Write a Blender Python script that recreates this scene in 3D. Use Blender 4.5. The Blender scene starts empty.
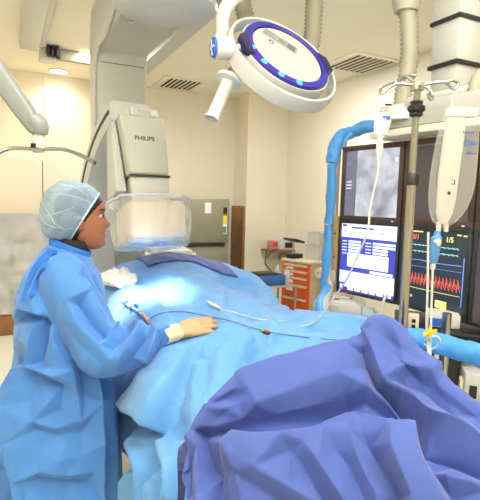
import bpy, bmesh, math, random
from mathutils import Vector, Matrix, noise
V = Vector
R = math.radians
random.seed(4)
scene = bpy.context.scene
col = scene.collection

# ------------------------------------------------------------------ camera
FPX = 480.0
PSI, PITCH, ROLL = R(26.0), R(5.85), R(1.5)
CAM = V((0, 0, 1.5))
F0 = V((math.sin(PSI), math.cos(PSI), 0)); R0 = V((math.cos(PSI), -math.sin(PSI), 0)); Z = V((0, 0, 1))
CF = F0 * math.cos(PITCH) - Z * math.sin(PITCH)
CU0 = R0.cross(CF)
CR = R0 * math.cos(ROLL) + CU0 * math.sin(ROLL)
CU = CU0 * math.cos(ROLL) - R0 * math.sin(ROLL)

def ray(px, py):
    return CR * ((px - 240) / FPX) + CU * ((250 - py) / FPX) + CF

def W(px, py, Y):
    """the place in the room seen at a pixel, Y metres ahead of the camera"""
    r = ray(px, py)
    return CAM + r * (Y / r.dot(F0))

def Wz(px, py, z):
    r = ray(px, py)
    return CAM + r * ((z - CAM.z) / r.z)

def Wy(px, py, y):
    r = ray(px, py)
    return CAM + r * (y / r.y)

cd = bpy.data.cameras.new('camera'); cam = bpy.data.objects.new('camera', cd); col.objects.link(cam)
cd.sensor_fit = 'HORIZONTAL'; cd.sensor_width = 36.0; cd.lens = 36.0 * FPX / 480.0
cd.clip_start = 0.02; cd.clip_end = 60
cam.matrix_world = Matrix(((CR.x, CU.x, -CF.x, CAM.x), (CR.y, CU.y, -CF.y, CAM.y), (CR.z, CU.z, -CF.z, CAM.z), (0, 0, 0, 1)))
scene.camera = cam

# --------------------------------------------------------------- materials
def lin(c):
    o = []
    for v in c[:3]:
        v /= 255.0
        o.append(v / 12.92 if v <= .04045 else ((v + .055) / 1.055) ** 2.4)
    return (*o, 1.0)

MATS = {}
def mat(name, c, rough=.5, metal=0.0, var=.06, vscale=6.0, bump=0.0, bscale=60.0, emit=0.0, clear=0.0, trans=0.0, spec=.5, sheen=0.0, coat=0.0, sss=0.0):
    if name in MATS: return MATS[name]
    m = bpy.data.materials.new(name); m.use_nodes = True
    nt = m.node_tree; N = nt.nodes; L = nt.links
    b = N['Principled BSDF']; out = N['Material Output']
    base = lin(c)
    tc = N.new('ShaderNodeTexCoord')
    if var > 0:
        nz = N.new('ShaderNodeTexNoise'); nz.inputs['Scale'].default_value = vscale; nz.inputs['Detail'].default_value = 4
        L.new(tc.outputs['Object'], nz.inputs['Vector'])
        rp = N.new('ShaderNodeValToRGB')
        rp.color_ramp.elements[0].position = .3; rp.color_ramp.elements[1].position = .7
        rp.color_ramp.elements[0].color = (*[max(0, v * (1 - var)) for v in base[:3]], 1)
        rp.color_ramp.elements[1].color = (*[min(1, v * (1 + var)) for v in base[:3]], 1)
        L.new(nz.outputs['Fac'], rp.inputs['Fac']); L.new(rp.outputs['Color'], b.inputs['Base Color'])
    else:
        b.inputs['Base Color'].default_value = base
    b.inputs['Roughness'].default_value = rough; b.inputs['Metallic'].default_value = metal
    b.inputs['Specular IOR Level'].default_value = spec
    if sheen: b.inputs['Sheen Weight'].default_value = sheen
    if coat: b.inputs['Coat Weight'].default_value = coat
    if trans: b.inputs['Transmission Weight'].default_value = trans
    if sss:
        b.inputs['Subsurface Weight'].default_value = sss; b.inputs['Subsurface Radius'].default_value = (.01, .004, .002)
    if bump > 0:
        n2 = N.new('ShaderNodeTexNoise'); n2.inputs['Scale'].default_value = bscale; n2.inputs['Detail'].default_value = 5
        L.new(tc.outputs['Object'], n2.inputs['Vector'])
        bp = N.new('ShaderNodeBump'); bp.inputs['Strength'].default_value = bump; bp.inputs['Distance'].default_value = .01
        L.new(n2.outputs['Fac'], bp.inputs['Height']); L.new(bp.outputs['Normal'], b.inputs['Normal'])
    if emit:
        b.inputs['Emission Color'].default_value = base; b.inputs['Emission Strength'].default_value = emit
    if clear:
        tr = N.new('ShaderNodeBsdfTransparent'); mx = N.new('ShaderNodeMixShader')
        lw = N.new('ShaderNodeLayerWeight'); lw.inputs['Blend'].default_value = .25
        mr = N.new('ShaderNodeMapRange'); mr.inputs['To Min'].default_value = 1 - clear; mr.inputs['To Max'].default_value = min(1, 1 - clear + .45)
        L.new(lw.outputs['Facing'], mr.inputs['Value']); L.new(mr.outputs['Result'], mx.inputs['Fac'])
        L.new(tr.outputs['BSDF'], mx.inputs[1]); L.new(b.outputs['BSDF'], mx.inputs[2]); L.new(mx.outputs['Shader'], out.inputs['Surface'])
    MATS[name] = m
    return m

WALLC = mat('cream wall paint', (240, 231, 208), .7, var=.02, vscale=1.5, bump=.02, bscale=180)
CEILC = mat('cream ceiling paint', (246, 239, 218), .8, var=.015, vscale=1.2)
FLOORC = mat('pale vinyl floor', (226, 222, 208), .35, var=.03, vscale=2)
XGREY = mat('warm grey enamel', (188, 189, 175), .38, var=.015)
XGREY2 = mat('pale grey enamel', (200, 201, 194), .35, var=.015)
XDARK = mat('dark seam', (52, 52, 50), .6, var=.05)
WHITEP = mat('white plastic', (206, 206, 200), .35, var=.01)
WHITEM = mat('white powder coat', (196, 197, 190), .4, var=.015)
CREAMP = mat('cream plastic', (222, 206, 182), .4, var=.02)
LENS = mat('pale lavender detector face', (176, 180, 205), .35, var=.03)
CHROME = mat('brushed steel', (172, 171, 166), .22, 1.0, var=.03)
SATIN = mat('satin aluminium', (190, 188, 178), .4, .8, var=.03)
BLACKP = mat('black plastic', (30, 30, 30), .45, var=.08)
BEZEL = mat('dark brown bezel', (74, 52, 38), .4, var=.08)
BEZEL2 = mat('charcoal bezel', (44, 46, 46), .45, var=.08)
BLUEWRAP = mat('blue drape film', (84, 160, 222), .5, var=.08, vscale=14, bump=.5, bscale=25)
NAVYDRAPE = mat('violet blue drape fabric', (58, 80, 154), .75, var=.04, vscale=30, bump=.08, bscale=260, sheen=.2)
SKYDRAPE = mat('light blue drape fabric', (94, 153, 212), .75, var=.03, vscale=25, bump=.08, bscale=260, sheen=.2)
GOWNM = mat('blue gown fabric', (72, 132, 206), .75, var=.035, vscale=25, bump=.08, bscale=260, sheen=.2)
ORANGE = mat('orange enamel', (220, 90, 28), .4, var=.04)
CREAMTRIM = mat('ivory drawer pull', (232, 214, 180), .4, var=.02)
FRIDGEM = mat('silver grey fridge enamel', (150, 148, 128), .38, .35, var=.04)
WOOD = mat('brown wood', (150, 106, 60), .55, var=.15, vscale=12)
PLYTAN = mat('tan bracket', (186, 152, 98), .5, var=.08)
CUPB = mat('beige cupboard laminate', (240, 226, 200), .5, var=.015)
RUBBER = mat('grey green hose rubber', (160, 156, 132), .6, var=.03)
FILM = mat('clear plastic film', (244, 244, 240), .22, var=0, clear=.72)
BAGFILM = mat('clear bag film', (236, 238, 232), .12, var=0, clear=.86, bump=.15, bscale=40)
SALINE = mat('clear fluid bag core', (246, 245, 236), .35, var=.02, trans=.45)
TUBEM = mat('clear vinyl tube', (238, 236, 226), .2, var=0, clear=.25)
GLOVEM = mat('cream latex', (190, 156, 118), .55, var=.05, vscale=30, bump=.12, bscale=90, sss=.1)
CUFFM = mat('pale latex cuff', (222, 204, 164), .5, var=.04, vscale=40, bump=.25, bscale=120)
SKINM = mat('brown skin', (158, 100, 68), .5, var=.06, vscale=20, sss=.1)
LIPM = mat('lip skin', (158, 84, 72), .45, var=.03)
HAIRM = mat('black hair', (28, 20, 18), .5, var=.15, vscale=60)
EYEW = mat('eye white', (196, 186, 176), .3, var=0)
CAPM = mat('blue grey cap film', (170, 198, 220), .7, var=.14, vscale=26, bump=.4, bscale=60, clear=.46)
CAPRIM = mat('cap elastic', (186, 212, 226), .7, var=.05)
COLLARM = mat('black knit', (26, 24, 26), .8, var=.1)
NAVYP = mat('navy lamp trim', (42, 36, 140), .35, var=.04)
NAVYDK = mat('dark navy tab', (34, 26, 74), .4, var=.04)
LEDM = mat('blue led', (60, 150, 250), .3, var=0, emit=1.6)
LAMPFACE = mat('ivory lamp glass', (182, 180, 168), .4, var=.01)
LABELM = mat('white paper label', (240, 240, 236), .6, var=.01)
INK = mat('black ink', (28, 28, 30), .6, var=0)
INKGREY = mat('grey ink', (120, 120, 122), .6, var=0)
INKBLUE = mat('blue ink', (40, 100, 190), .6, var=0)
YELLOW = mat('yellow plastic', (245, 205, 50), .4, var=.02)
REDM = mat('red plastic', (205, 50, 40), .4, var=.02)
GREENM = mat('green plastic', (70, 160, 110), .4, var=.02)
BLUEP = mat('blue plastic', (50, 120, 205), .4, var=.03)
DARKBLUE = mat('deep blue crate', (40, 100, 170), .45, var=.06)
VENTDK = mat('dark duct', (40, 34, 26), .8, var=.05)
TAPE = mat('sticker yellow', (240, 220, 70), .5, var=.02)
SCRW = mat('screen white', (236, 240, 255), .3, var=0, emit=.62)
SCRB = mat('screen indigo', (66, 70, 176), .3, var=0, emit=.6)
SCRG = mat('screen grey text', (120, 124, 170), .3, var=0, emit=.4)
SCRK = mat('screen dark', (44, 54, 62), .25, var=0, emit=.35)
SCRR = mat('trace red', (232, 96, 70), .3, var=0, emit=.8)
SCRY = mat('trace yellow', (220, 215, 120), .3, var=0, emit=.8)
SCRC = mat('trace cyan', (150, 215, 215), .3, var=0, emit=.7)
SCRL = mat('trace blue', (110, 140, 225), .3, var=0, emit=.8)
LIGHTM = mat('lamp diffuser', (255, 250, 236), .4, var=0, emit=9)
GAUZE = mat('white gauze', (242, 238, 230), .85, var=.04, vscale=30, bump=.3, bscale=120)
ENERGY = mat('cable tray grey', (168, 162, 138), .6, var=.04)

def xray_material():
    m = bpy.data.materials.new('angiogram image'); m.use_nodes = True
    nt = m.node_tree; N = nt.nodes; L = nt.links
    b = N['Principled BSDF']
    tc = N.new('ShaderNodeTexCoord')
    n1 = N.new('ShaderNodeTexNoise'); n1.inputs['Scale'].default_value = 7; n1.inputs['Detail'].default_value = 5; n1.inputs['Distortion'].default_value = .6
    L.new(tc.outputs['Object'], n1.inputs['Vector'])
    wv = N.new('ShaderNodeTexWave'); wv.inputs['Scale'].default_value = 3.2; wv.inputs['Distortion'].default_value = 9; wv.inputs['Detail'].default_value = 3
    L.new(tc.outputs['Object'], wv.inputs['Vector'])
    mx = N.new('ShaderNodeMix'); mx.data_type = 'FLOAT'; mx.inputs[0].default_value = .22
    L.new(n1.outputs['Fac'], mx.inputs[2]); L.new(wv.outputs['Fac'], mx.inputs[3])
    rp = N.new('ShaderNodeValToRGB')
    rp.color_ramp.elements[0].position = .3; rp.color_ramp.elements[0].color = lin((136, 140, 158))
    rp.color_ramp.elements[1].position = .66; rp.color_ramp.elements[1].color = lin((236, 238, 244))
    L.new(mx.outputs[0], rp.inputs['Fac'])
    b.inputs['Base Color'].default_value = lin((40, 42, 48)); b.inputs['Roughness'].default_value = .3
    L.new(rp.outputs['Color'], b.inputs['Emission Color']); b.inputs['Emission Strength'].default_value = .85
    return m
XRAY = xray_material()
SCRXD = mat('dim angiogram panel', (112, 112, 132), .3, var=.15, vscale=9, emit=.4)
SCROFF = mat('dark standby screen', (86, 76, 78), .22, var=.1, vscale=4, emit=.12)

# ------------------------------------------------------------ mesh helpers
TM = {}   # object -> world matrix as built
def catmull(pts, n):
    pts = [V(p) for p in pts]
    if len(pts) < 3: 
        return [pts[0].lerp(pts[-1], i / n) for i in range(n + 1)]
    P = [pts[0] * 2 - pts[1]] + pts + [pts[-1] * 2 - pts[-2]]
    out = []
    for i in range(1, len(P) - 2):
        p0, p1, p2, p3 = P[i - 1:i + 3]
        for k in range(n):
            t = k / n
            out.append(.5 * ((2 * p1) + (p2 - p0) * t + (2 * p0 - 5 * p1 + 4 * p2 - p3) * t * t + (3 * p1 - p0 - 3 * p2 + p3) * t ** 3))
    out.append(pts[-1])
    return out

def cr1(vals, t):
    """catmull-rom through a list of floats or vectors at parameter t in [0,len-1]"""
    n = len(vals); i = min(int(t), n - 2); f = t - i
    g = lambda k: vals[k] if 0 <= k < n else (vals[0] * 2 - vals[1] if k < 0 else vals[-1] * 2 - vals[-2])
    p0, p1, p2, p3 = g(i - 1), g(i), g(i + 1), g(i + 2)
    return .5 * ((2 * p1) + (p2 - p0) * f + (2 * p0 - 5 * p1 + 4 * p2 - p3) * f * f + (3 * p1 - p0 - 3 * p2 + p3) * f ** 3)

def frame(o, ux=(1, 0, 0), uy=None, uz=(0, 0, 1)):
    """columns ux, uy, uz at origin o; uy = uz x ux when left out"""
    ux = V(ux).normalized(); uz = V(uz).normalized()
    uy = V(uy).normalized() if uy is not None else uz.cross(ux).normalized()
    return Matrix(((ux.x, uy.x, uz.x, o[0]), (ux.y, uy.y, uz.y, o[1]), (ux.z, uy.z, uz.z, o[2]), (0, 0, 0, 1)))

def rotz(o, a):
    return Matrix.Translation(V(o)) @ Matrix.Rotation(a, 4, 'Z')

I4 = Matrix.Identity(4)
class MB:
    def __init__(s): s.bm = bmesh.new()
    def _tag(s, before, mi):
        for f in s.bm.faces:
            if f.index == -1 or f not in before: pass
    def box(s, a, b, M=I4, bev=0.0, seg=2, mi=0, taper=None):
        bm = bmesh.new()
        x0, y0, z0 = a; x1, y1, z1 = b
        vs = [bm.verts.new(p) for p in ((x0, y0, z0), (x1, y0, z0), (x1, y1, z0), (x0, y1, z0), (x0, y0, z1), (x1, y0, z1), (x1, y1, z1), (x0, y1, z1))]
        for q in ((0, 3, 2, 1), (4, 5, 6, 7), (0, 1, 5, 4), (1, 2, 6, 5), (2, 3, 7, 6), (3, 0, 4, 7)): bm.faces.new([vs[i] for i in q])
        if bev: bmesh.ops.bevel(bm, geom=bm.edges[:], offset=bev, segments=seg, profile=.5, affect='EDGES')
        s.merge(bm, M, mi); return s
    def merge(s, bm, M=I4, mi=0):
        vm = {}
        for v in bm.verts: vm[v] = s.bm.verts.new(M @ v.co)
        flip = M.determinant() < 0
        for f in bm.faces:
            vs = [vm[v] for v in f.verts]
            if flip: vs.reverse()
            try:
                nf = s.bm.faces.new(vs); nf.material_index = mi
            except ValueError: pass
        bm.free()
    def loft(s, rings, mi=0, cap0=True, cap1=True, closed=True, M=I4):
        vr = [[s.bm.verts.new(M @ V(p)) for p in r] for r in rings]
        n = len(vr[0]); fs = []
        for a, b in zip(vr, vr[1:]):
            for i in range(n if closed else n - 1):
                j = (i + 1) % n
                fs.append(s.bm.faces.new((a[i], a[j], b[j], b[i])))
        if cap0 and closed: fs.append(s.bm.faces.new(vr[0][::-1]))
        if cap1 and closed: fs.append(s.bm.faces.new(vr[-1]))
        for f in fs: f.material_index = mi
        return s
    def tube(s, pts, r, n=10, smooth=0, mi=0, caps=True):
        pts = catmull(pts, smooth) if smooth else [V(p) for p in pts]
        m = len(pts)
        rad = (lambda i: r) if not isinstance(r, (list, tuple)) else (lambda i: cr1(list(r), i / (m - 1) * (len(r) - 1)))
        rings = []; up = None
        for i, p in enumerate(pts):
            d = (pts[min(i + 1, m - 1)] - pts[max(i - 1, 0)])
            d = d.normalized() if d.length > 1e-9 else V((0, 0, 1))
            if up is None: up = d.orthogonal().normalized()
            up = (up - d * up.dot(d)); up = up.normalized() if up.length > 1e-6 else d.orthogonal().normalized()
            w = d.cross(up); rr = rad(i)
            rings.append([p + up * (rr * math.cos(2 * math.pi * k / n)) + w * (rr * math.sin(2 * math.pi * k / n)) for k in range(n)])
        return s.loft(rings, mi, caps, caps)
    def cyl(s, a, b, r, n=20, mi=0, r2=None):
        return s.tube([a, b], [r, r if r2 is None else r2], n, 0, mi)
    def lathe(s, prof, M=I4, n=32, mi=0, caps=True):
        rings = [[V((r * math.cos(2 * math.pi * k / n), r * math.sin(2 * math.pi * k / n), z)) for k in range(n)] for r, z in prof]
        return s.loft(rings, mi, caps, caps, True, M)
    def prism(s, poly, t0, t1, M=I4, bev=0.0, mi=0, seg=2):
        """poly in local x,z; extruded along local y from t0 to t1"""
        bm = bmesh.new()
        a = [bm.verts.new((x, t0, z)) for x, z in poly]; b = [bm.verts.new((x, t1, z)) for x, z in poly]
        n = len(poly)
        bm.faces.new(a); bm.faces.new(b[::-1])
        for i in range(n): bm.faces.new((a[i], b[i], b[(i + 1) % n], a[(i + 1) % n]))
        bmesh.ops.recalc_face_normals(bm, faces=bm.faces[:])
        if bev: bmesh.ops.bevel(bm, geom=bm.edges[:], offset=bev, segments=seg, profile=.5, affect='EDGES')
        s.merge(bm, M, mi); return s
    def rect(s, M, x0, z0, x1, z1, y=0.0, t=.0008, mi=0):
        """thin raised slab on a panel: local x right, z up, y into the panel"""
        return s.box((x0, y - t, z0), (x1, y, z1), M, 0, mi=mi)
    def ell(s, c, r, M=I4, nu=20, nv=12, mi=0):
        bm = bmesh.new(); bmesh.ops.create_uvsphere(bm, u_segments=nu, v_segments=nv, radius=1)
        for v in bm.verts: v.co = V((v.co.x * r[0] + c[0], v.co.y * r[1] + c[1], v.co.z * r[2] + c[2]))
        s.merge(bm, M, mi); return s
    def build(s, name, mats, parent=None, sharp=35, recalc=True):
        if recalc: bmesh.ops.recalc_face_normals(s.bm, faces=s.bm.faces[:])
        me = bpy.data.meshes.new(name); s.bm.to_mesh(me); s.bm.free()
        return link(name, me, mats, parent, sharp)

def link(name, me, mats, parent=None, sharp=35):
    for m in (mats if isinstance(mats, (list, tuple)) else [mats]): me.materials.append(m)
    o = bpy.data.objects.new(name, me)
    if parent is None:
        xs = [v.co for v in me.vertices]
        lo = V([min(c[k] for c in xs) for k in range(3)]); hi = V([max(c[k] for c in xs) for k in range(3)])
        M = Matrix.Translation(V(((lo.x + hi.x) / 2, (lo.y + hi.y) / 2, lo.z)))
    else:
        M = TM[parent]
    me.transform(M.inverted())
    if parent is None: o.matrix_world = M
    else: o.parent = parent
    TM[o] = M
    for p in me.polygons: p.use_smooth = True
    if sharp < 180: me.set_sharp_from_angle(angle=R(sharp))
    col.objects.link(o)
    return o

def thing(name, loc, label, cat, group=None, rz=0.0):
    o = bpy.data.objects.new(name, None); o.empty_display_size = .05
    o.location = loc; o.rotation_euler = (0, 0, rz)
    TM[o] = Matrix.Translation(V(loc)) @ Matrix.Rotation(rz, 4, 'Z')
    col.objects.link(o)
    return tag(o, label, cat, group)

def tag(o, label, cat, group=None, kind=None):
    o['label'] = label; o['category'] = cat
    if group: o['group'] = group
    if kind: o['kind'] = kind
    return o

def struct(o, label=None):
    o['kind'] = 'structure'
    if label: o['label'] = label
    return o

def text_bm(s, size, M, depth=.0006, align='CENTER'):
    """lettering standing on a panel (local x right, z up, y into the panel)"""
    c = bpy.data.curves.new('lettering', 'FONT'); c.body = s; c.size = size; c.align_x = align; c.align_y = 'CENTER'
    c.extrude = depth; c.resolution_u = 3; c.offset = size * .012
    o = bpy.data.objects.new('lettering', c); col.objects.link(o)
    dg = bpy.context.evaluated_depsgraph_get()
    me = bpy.data.meshes.new_from_object(o.evaluated_get(dg))
    bpy.data.objects.remove(o); bpy.data.curves.remove(c)
    bm = bmesh.new(); bm.from_mesh(me); bpy.data.meshes.remove(me)
    Q = M @ Matrix(((1, 0, 0, 0), (0, 0, -1, 0), (0, 1, 0, 0), (0, 0, 0, 1)))
    for v in bm.verts: v.co = Q @ v.co
    return bm

def fbm(p, s, o=3):
    return noise.fractal(V(p) * s, 1.0, 2.0, o)

# ------------------------------------------------------------------ the room
XR, YB, YP, XP, HC = 3.49, 6.15, 5.75, 2.875, 2.9
XL, YF = -2.6, -2.4
struct(MB().box((XL - .1, YF - .1, -.1), (XR + .1, YB + .1, 0)).build('floor', FLOORC), 'pale vinyl floor')
struct(MB().box((XL - .1, YF - .1, HC), (XR + .1, YB + .1, HC + .1)).build('ceiling', CEILC), 'cream plastered ceiling')
struct(MB().box((XL - .1, YB, 0), (XR + .1, YB + .1, HC)).build('wall_back', WALLC), 'cream back wall')
struct(MB().box((XP, YP, 0), (XR, YB, HC)).build('wall_corner', WALLC), 'cream boxed-out corner of the back wall')
struct(MB().box((XR, YF, 0), (XR + .1, YB, HC)).build('wall_right', WALLC), 'cream right wall behind the screens')
struct(MB().box((XL - .1, YF, 0), (XL, YB, HC)).build('wall_left', WALLC))
struct(MB().box((XL - .1, YF - .1, 0), (XR + .1, YF, HC)).build('wall_front', WALLC))
# a vertical wall batten high above the cupboard
c = Wy(45.5, 120, YB)
struct(MB().box((c.x - .02, YB - .015, 1.85), (c.x + .02, YB, HC), bev=.003).build('trim_1', WALLC), 'vertical batten on the back wall above the cupboard')

# ---------------------------------------------------------- ceiling fixtures
def vent(px, py, w, d, label):
    c = Wz(px, py, HC)
    t = thing('ceiling_vent', (c.x, c.y, HC), label, 'vent', 'square ceiling vents')
    M = Matrix.Translation(V((c.x, c.y, HC)))
    f = MB()
    for a, b in (((-w / 2, -d / 2), (w / 2, -d / 2 + .06)), ((-w / 2, d / 2 - .06), (w / 2, d / 2)), ((-w / 2, -d / 2 + .06), (-w / 2 + .06, d / 2 - .06)), ((w / 2 - .06, -d / 2 + .06), (w / 2, d / 2 - .06))):
        f.box((*a, -.012), (*b, -.0005), M, .002)
    f.build('frame', CEILC, t)
    MB().box((-w / 2 + .06, -d / 2 + .06, -.003), (w / 2 - .06, d / 2 - .06, -.0005), M).build('duct_backing', VENTDK, t)
    sl = MB(); n = 8
    for i in range(n):
        x = -w / 2 + .075 + (w - .15) * i / (n - 1)
        Q = M @ Matrix.Translation(V((x, 0, -.009))) @ Matrix.Rotation(R(62), 4, 'Y')
        sl.box((-.008, -d / 2 + .06, -.0012), (.008, d / 2 - .06, .0012), Q)
    sl.build('louvre', CEILC, t)
vent(180, 84, .55, .62, 'square louvred ceiling vent to the left of the surgical lamp')
vent(360, 64, .62, .62, 'square louvred ceiling vent above the wall screens')

def downlight(px, py, label):
    c = Wz(px, py, HC)
    t = thing('downlight', (c.x, c.y, HC), label, 'ceiling light')
    M = Matrix.Translation(V((c.x, c.y, HC)))
    MB().lathe([(.115, -.0005), (.118, -.008), (.098, -.012), (.092, -.004)], M, 40, caps=False).build('trim_ring', WHITEP, t)
    MB().lathe([(.001, -.007), (.06, -.0065), (.093, -.004)], M, 40).build('diffuser', LIGHTM, t)
    return c
dl = downlight(59, 71, 'round recessed downlight glowing in the ceiling above the cupboard')
# ceiling rails along the room
def rail(px, py, y0, y1, w, h, label, steps=True):
    c = Wz(px, py, HC - h)
    t = thing('ceiling_rail', (c.x, (y0 + y1) / 2, HC), label, 'rail', 'white ceiling rails')
    MB().box((c.x - w / 2, y0, HC - h), (c.x + w / 2, y1, HC - .0005), bev=.004).build('rail_body', WHITEM, t)
    if steps: MB().box((c.x + w / 2, y0, HC - h * .55), (c.x + w / 2 + w * .35, y1, HC - .0005), bev=.003).build('side_flange', WHITEM, t)
    return c.x, t
ce = Wz(29, 50, HC - .09)
rx, _ = rail(29, 50, 1.3, ce.y, .15, .09, 'long white ceiling rail ending near the downlight')
rx2, _ = rail(172, 46, 1.3, YB - .25, .14, .07, 'white ceiling rail passing behind the x-ray beam', False)
# cable tray from rail end towards the column
a = Wz(40, 50, HC - .05); b = Wz(108, 66, HC - .05)
t = thing('cable_tray', ((a.x + b.x) / 2, (a.y + b.y) / 2, HC), 'grey ceiling cable tray with a dark bundle of cables at its end', 'cable tray')
bk = Wz(55, 56, HC - .05)
MB().box((bk.x - .02, bk.y - .07, HC - .075), (b.x + .3, bk.y + .07, HC - .0005), bev=.01).build('tray', ENERGY, t)
MB().box((bk.x - .02, bk.y - .095, HC - .1), (b.x + .3, bk.y - .07, HC - .0005), bev=.003).build('tray_lip', ENERGY, t)
MB().box((bk.x - .14, bk.y - .1, HC - .11), (bk.x - .0, bk.y + .1, HC - .0005), bev=.008).build('end_bracket', WHITEM, t)
m = MB()
for k in range(9):
    x = bk.x - .07 + .04 * (k % 3); z = HC - .025 - .026 * (k // 3); y = bk.y - .12
    m.tube([(x, y - .06, HC - .02), (x - .01, y - .07, z), (x + .01, y - .04, z - .012 * (k % 3)), (x, y + .03, z)], .017, 8, 5)
m.build('cable_bundle', BLACKP, t)

# ----------------------------------------------------------- furniture behind
# tall cupboard at back left
t = thing('cupboard', (.1, 5.85, 0), 'tall beige cupboard against the back wall behind the woman', 'cupboard')
x0, x1, y0, y1 = -1.0, .775, 5.6, 6.145
m = MB(); m.box((x0, y0 + .02, .22), (x0 + .02, y1, 1.88)); m.box((x1 - .02, y0 + .02, .22), (x1, y1, 1.88)); m.box((x0 + .02, y1 - .02, .22), (x1 - .02, y1, 1.88))
for z in (.22, .7, 1.3, 1.86): m.box((x0 + .02, y0 + .02, z), (x1 - .02, y1 - .02, z + .02))
m.build('carcass', CUPB, t)
dx = Wy(43, 200, y0).x
for a, b in ((x0 + .003, dx - .004), (dx + .004, x1 - .003)):
    d = MB().box((a, y0, 1.3), (b, y0 + .02, 1.88), bev=.003).build('door', CUPB, t)
MB().box((x0, y0 - .01, 0.0), (x1, y1, .22), bev=.004).build('plinth', WOOD, t)
MB().box((x1 + .001, y0 - .002, 1.3), (x1 + .02, y0 + .02, 1.87), bev=.002).build('edge_strip', mat('red brown edging', (170, 110, 80), .5), t)
for k, (a, b, h, mm) in enumerate(((-.42, .02, .34, 'green'), (.06, .6, .26, 'grey'))):
    mt = mat('sage bin plastic', (168, 178, 160), .5) if mm == 'green' else mat('grey bin plastic', (182, 182, 172), .5)
    for zz in (.24, .72):
        o = MB().box((a, y0 + .06, zz), (b, y1 - .1, zz + h), bev=.012).box((a - .008, y0 + .052, zz + h - .03), (b + .008, y1 - .09, zz + h), bev=.005).build('storage_bin', mt)
        tag(o, '%s on the %s shelf behind the crinkled plastic sheet' % ('sage green bin' if mm == 'green' else 'grey bin', 'bottom' if zz < .5 else 'middle'), 'storage bin', 'bins behind the plastic sheet')
# plastic sheet hung over the open bay
rings = []
nx, nz = 60, 24
for j in range(nz + 1):
    f = j / nz; row = []
    for i in range(nx + 1):
        g = i / nx; x = x0 + .02 + (x1 - x0 - .35) * g
        z = 1.31 - f * (1.08 + .05 * math.sin(g * 9))
        y = y0 - .012 - .06 * f * (.6 + fbm((x * 2, z, 3), 2.0)) + .05 * (.3 + f) * math.sin(x * 15 + 3 * fbm((x, z, 0), 2.5)) + .022 * fbm((x, z, 9), 8)
        row.append(V((x, min(y, y0 - .012), z)))
    rings.append(row)
m = MB(); m.loft(rings, closed=False)
tag(m.build('plastic_sheet', mat('crinkled clear sheet', (250, 250, 244), .12, var=.08, vscale=7, clear=.5, bump=1.0, bscale=14), None, 180), 'crinkled clear plastic sheet hanging over the cupboard shelves', 'plastic sheet')

# fridge
t = thing('refrigerator', (2.2, 5.8, 0), 'silver grey two door refrigerator beside the boxed-out wall corner', 'refrigerator')
fx0, fx1, fy, ft = Wy(182, 200, 5.45).x, Wy(230, 200, 5.45).x, 5.45, 1.5
zt = Wy(206, 198.5, 5.45).z; zs = Wy(206, 243.5, 5.45).z
MB().box((fx0, fy + .06, .03), (fx1, fy + .64, zt - .005), bev=.012).build('cabinet_shell', FRIDGEM, t)
d1 = MB().box((fx0, fy, zs + .006), (fx1, fy + .055, zt), bev=.012).build('door', FRIDGEM, t)
d2 = MB().box((fx0, fy, .06), (fx1, fy + .055, zs - .006), bev=.012).build('door', FRIDGEM, t)
MB().box((fx0 + .07, fy - .02, zs - .035), (fx1 - .06, fy - .0005, zs - .004), bev=.006).build('handle', BLACKP, d2)
MF = Matrix.Translation(V((fx0, fy, 0)))
w = fx1 - fx0
MB().rect(MF, w * .47, zs + .37, w * .6, zs + .5).build('paper_note', LABELM, d1)
m = MB()
for k, (a, b, mi) in enumerate(((.0, .1, 0), (.1, .19, 1), (.19, .27, 2))):
    pass
zz = zt - .1
for h, mi in ((.08, 1), (.02, 3), (.1, 2), (.13, 0)):
    m.rect(MF, w * .86, zz - h, w * .945, zz - .004, t=.001, mi=mi); zz -= h
m.rect(MF, w * .86, zt - .42, w * .93, zt - .34, t=.0014, mi=4)
m.build('energy_sticker', [LABELM, INK, TAPE, REDM, GREENM], d1)
MB().rect(MF, w * .12, zs - .24, w * .3, zs - .11).build('paper_label', LABELM, d2)
tag(MB().box((XP - .03, YP + .015, 0), (XP - .006, YB - .02, 1.43), bev=.002).build('wooden_board', WOOD), 'brown wooden board standing upright beside the refrigerator', 'board')

# corner shelf and what is on it
sz = Wy(276, 248, YP).z
sx0 = Wy(264, 250, YP).x
t = thing('wall_shelf', (3.3, 5.6, sz), 'small brown wall shelf in the room corner behind the orange drawers', 'shelf')
MB().box((sx0 - .05, YP - .3, sz - .025), (XR - .003, YP - .001, sz), bev=.003).build('shelf_board', WOOD, t)
for x in (sx0 + .03, XR - .08): MB().prism([(0, 0), (0, -.14), (.012, -.14), (.2, 0)], -.008, .008, Matrix(((0, 1, 0, x), (-1, 0, 0, YP - .001), (0, 0, 1, sz - .026), (0, 0, 0, 1)))).build('bracket', SATIN, t)
t = thing('tabletop_device', (3.27, 5.6, sz), 'small white device with dark panel on the corner shelf', 'device')
MB().prism([(0, 0), (.24, 0), (.24, .12), (.05, .14), (0, .05)], -.12, .08, Matrix.Translation(V((sx0 + .09, 5.6, sz + .001))), .008).build('casing', WHITEP, t)
MB().box((sx0 + .17, 5.474, sz + .03), (sx0 + .3, 5.481, sz + .1)).build('panel', BLACKP, t)
t = MB().box((sx0 - .02, 5.5, sz + .001), (sx0 + .075, 5.64, sz + .12), bev=.008).box((sx0 - .01, 5.493, sz + .05), (sx0 + .06, 5.501, sz + .1), mi=1).build('card_box', [mat('red white carton', (206, 150, 130), .6, var=.1), REDM])
tag(t, 'small reddish carton at the left end of the corner shelf', 'carton')
m = MB(); a = V((sx0 - .04, 5.45, sz + .006))
m.tube([a + V((.1, .05, 0)), a + V((0, -.02, .0)), a + V((-.05, -.05, -.02)), W(265, 262, 5.9), W(272, 272, 5.75), W(279, 280, 5.6)], .007, 8, 8)
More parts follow.
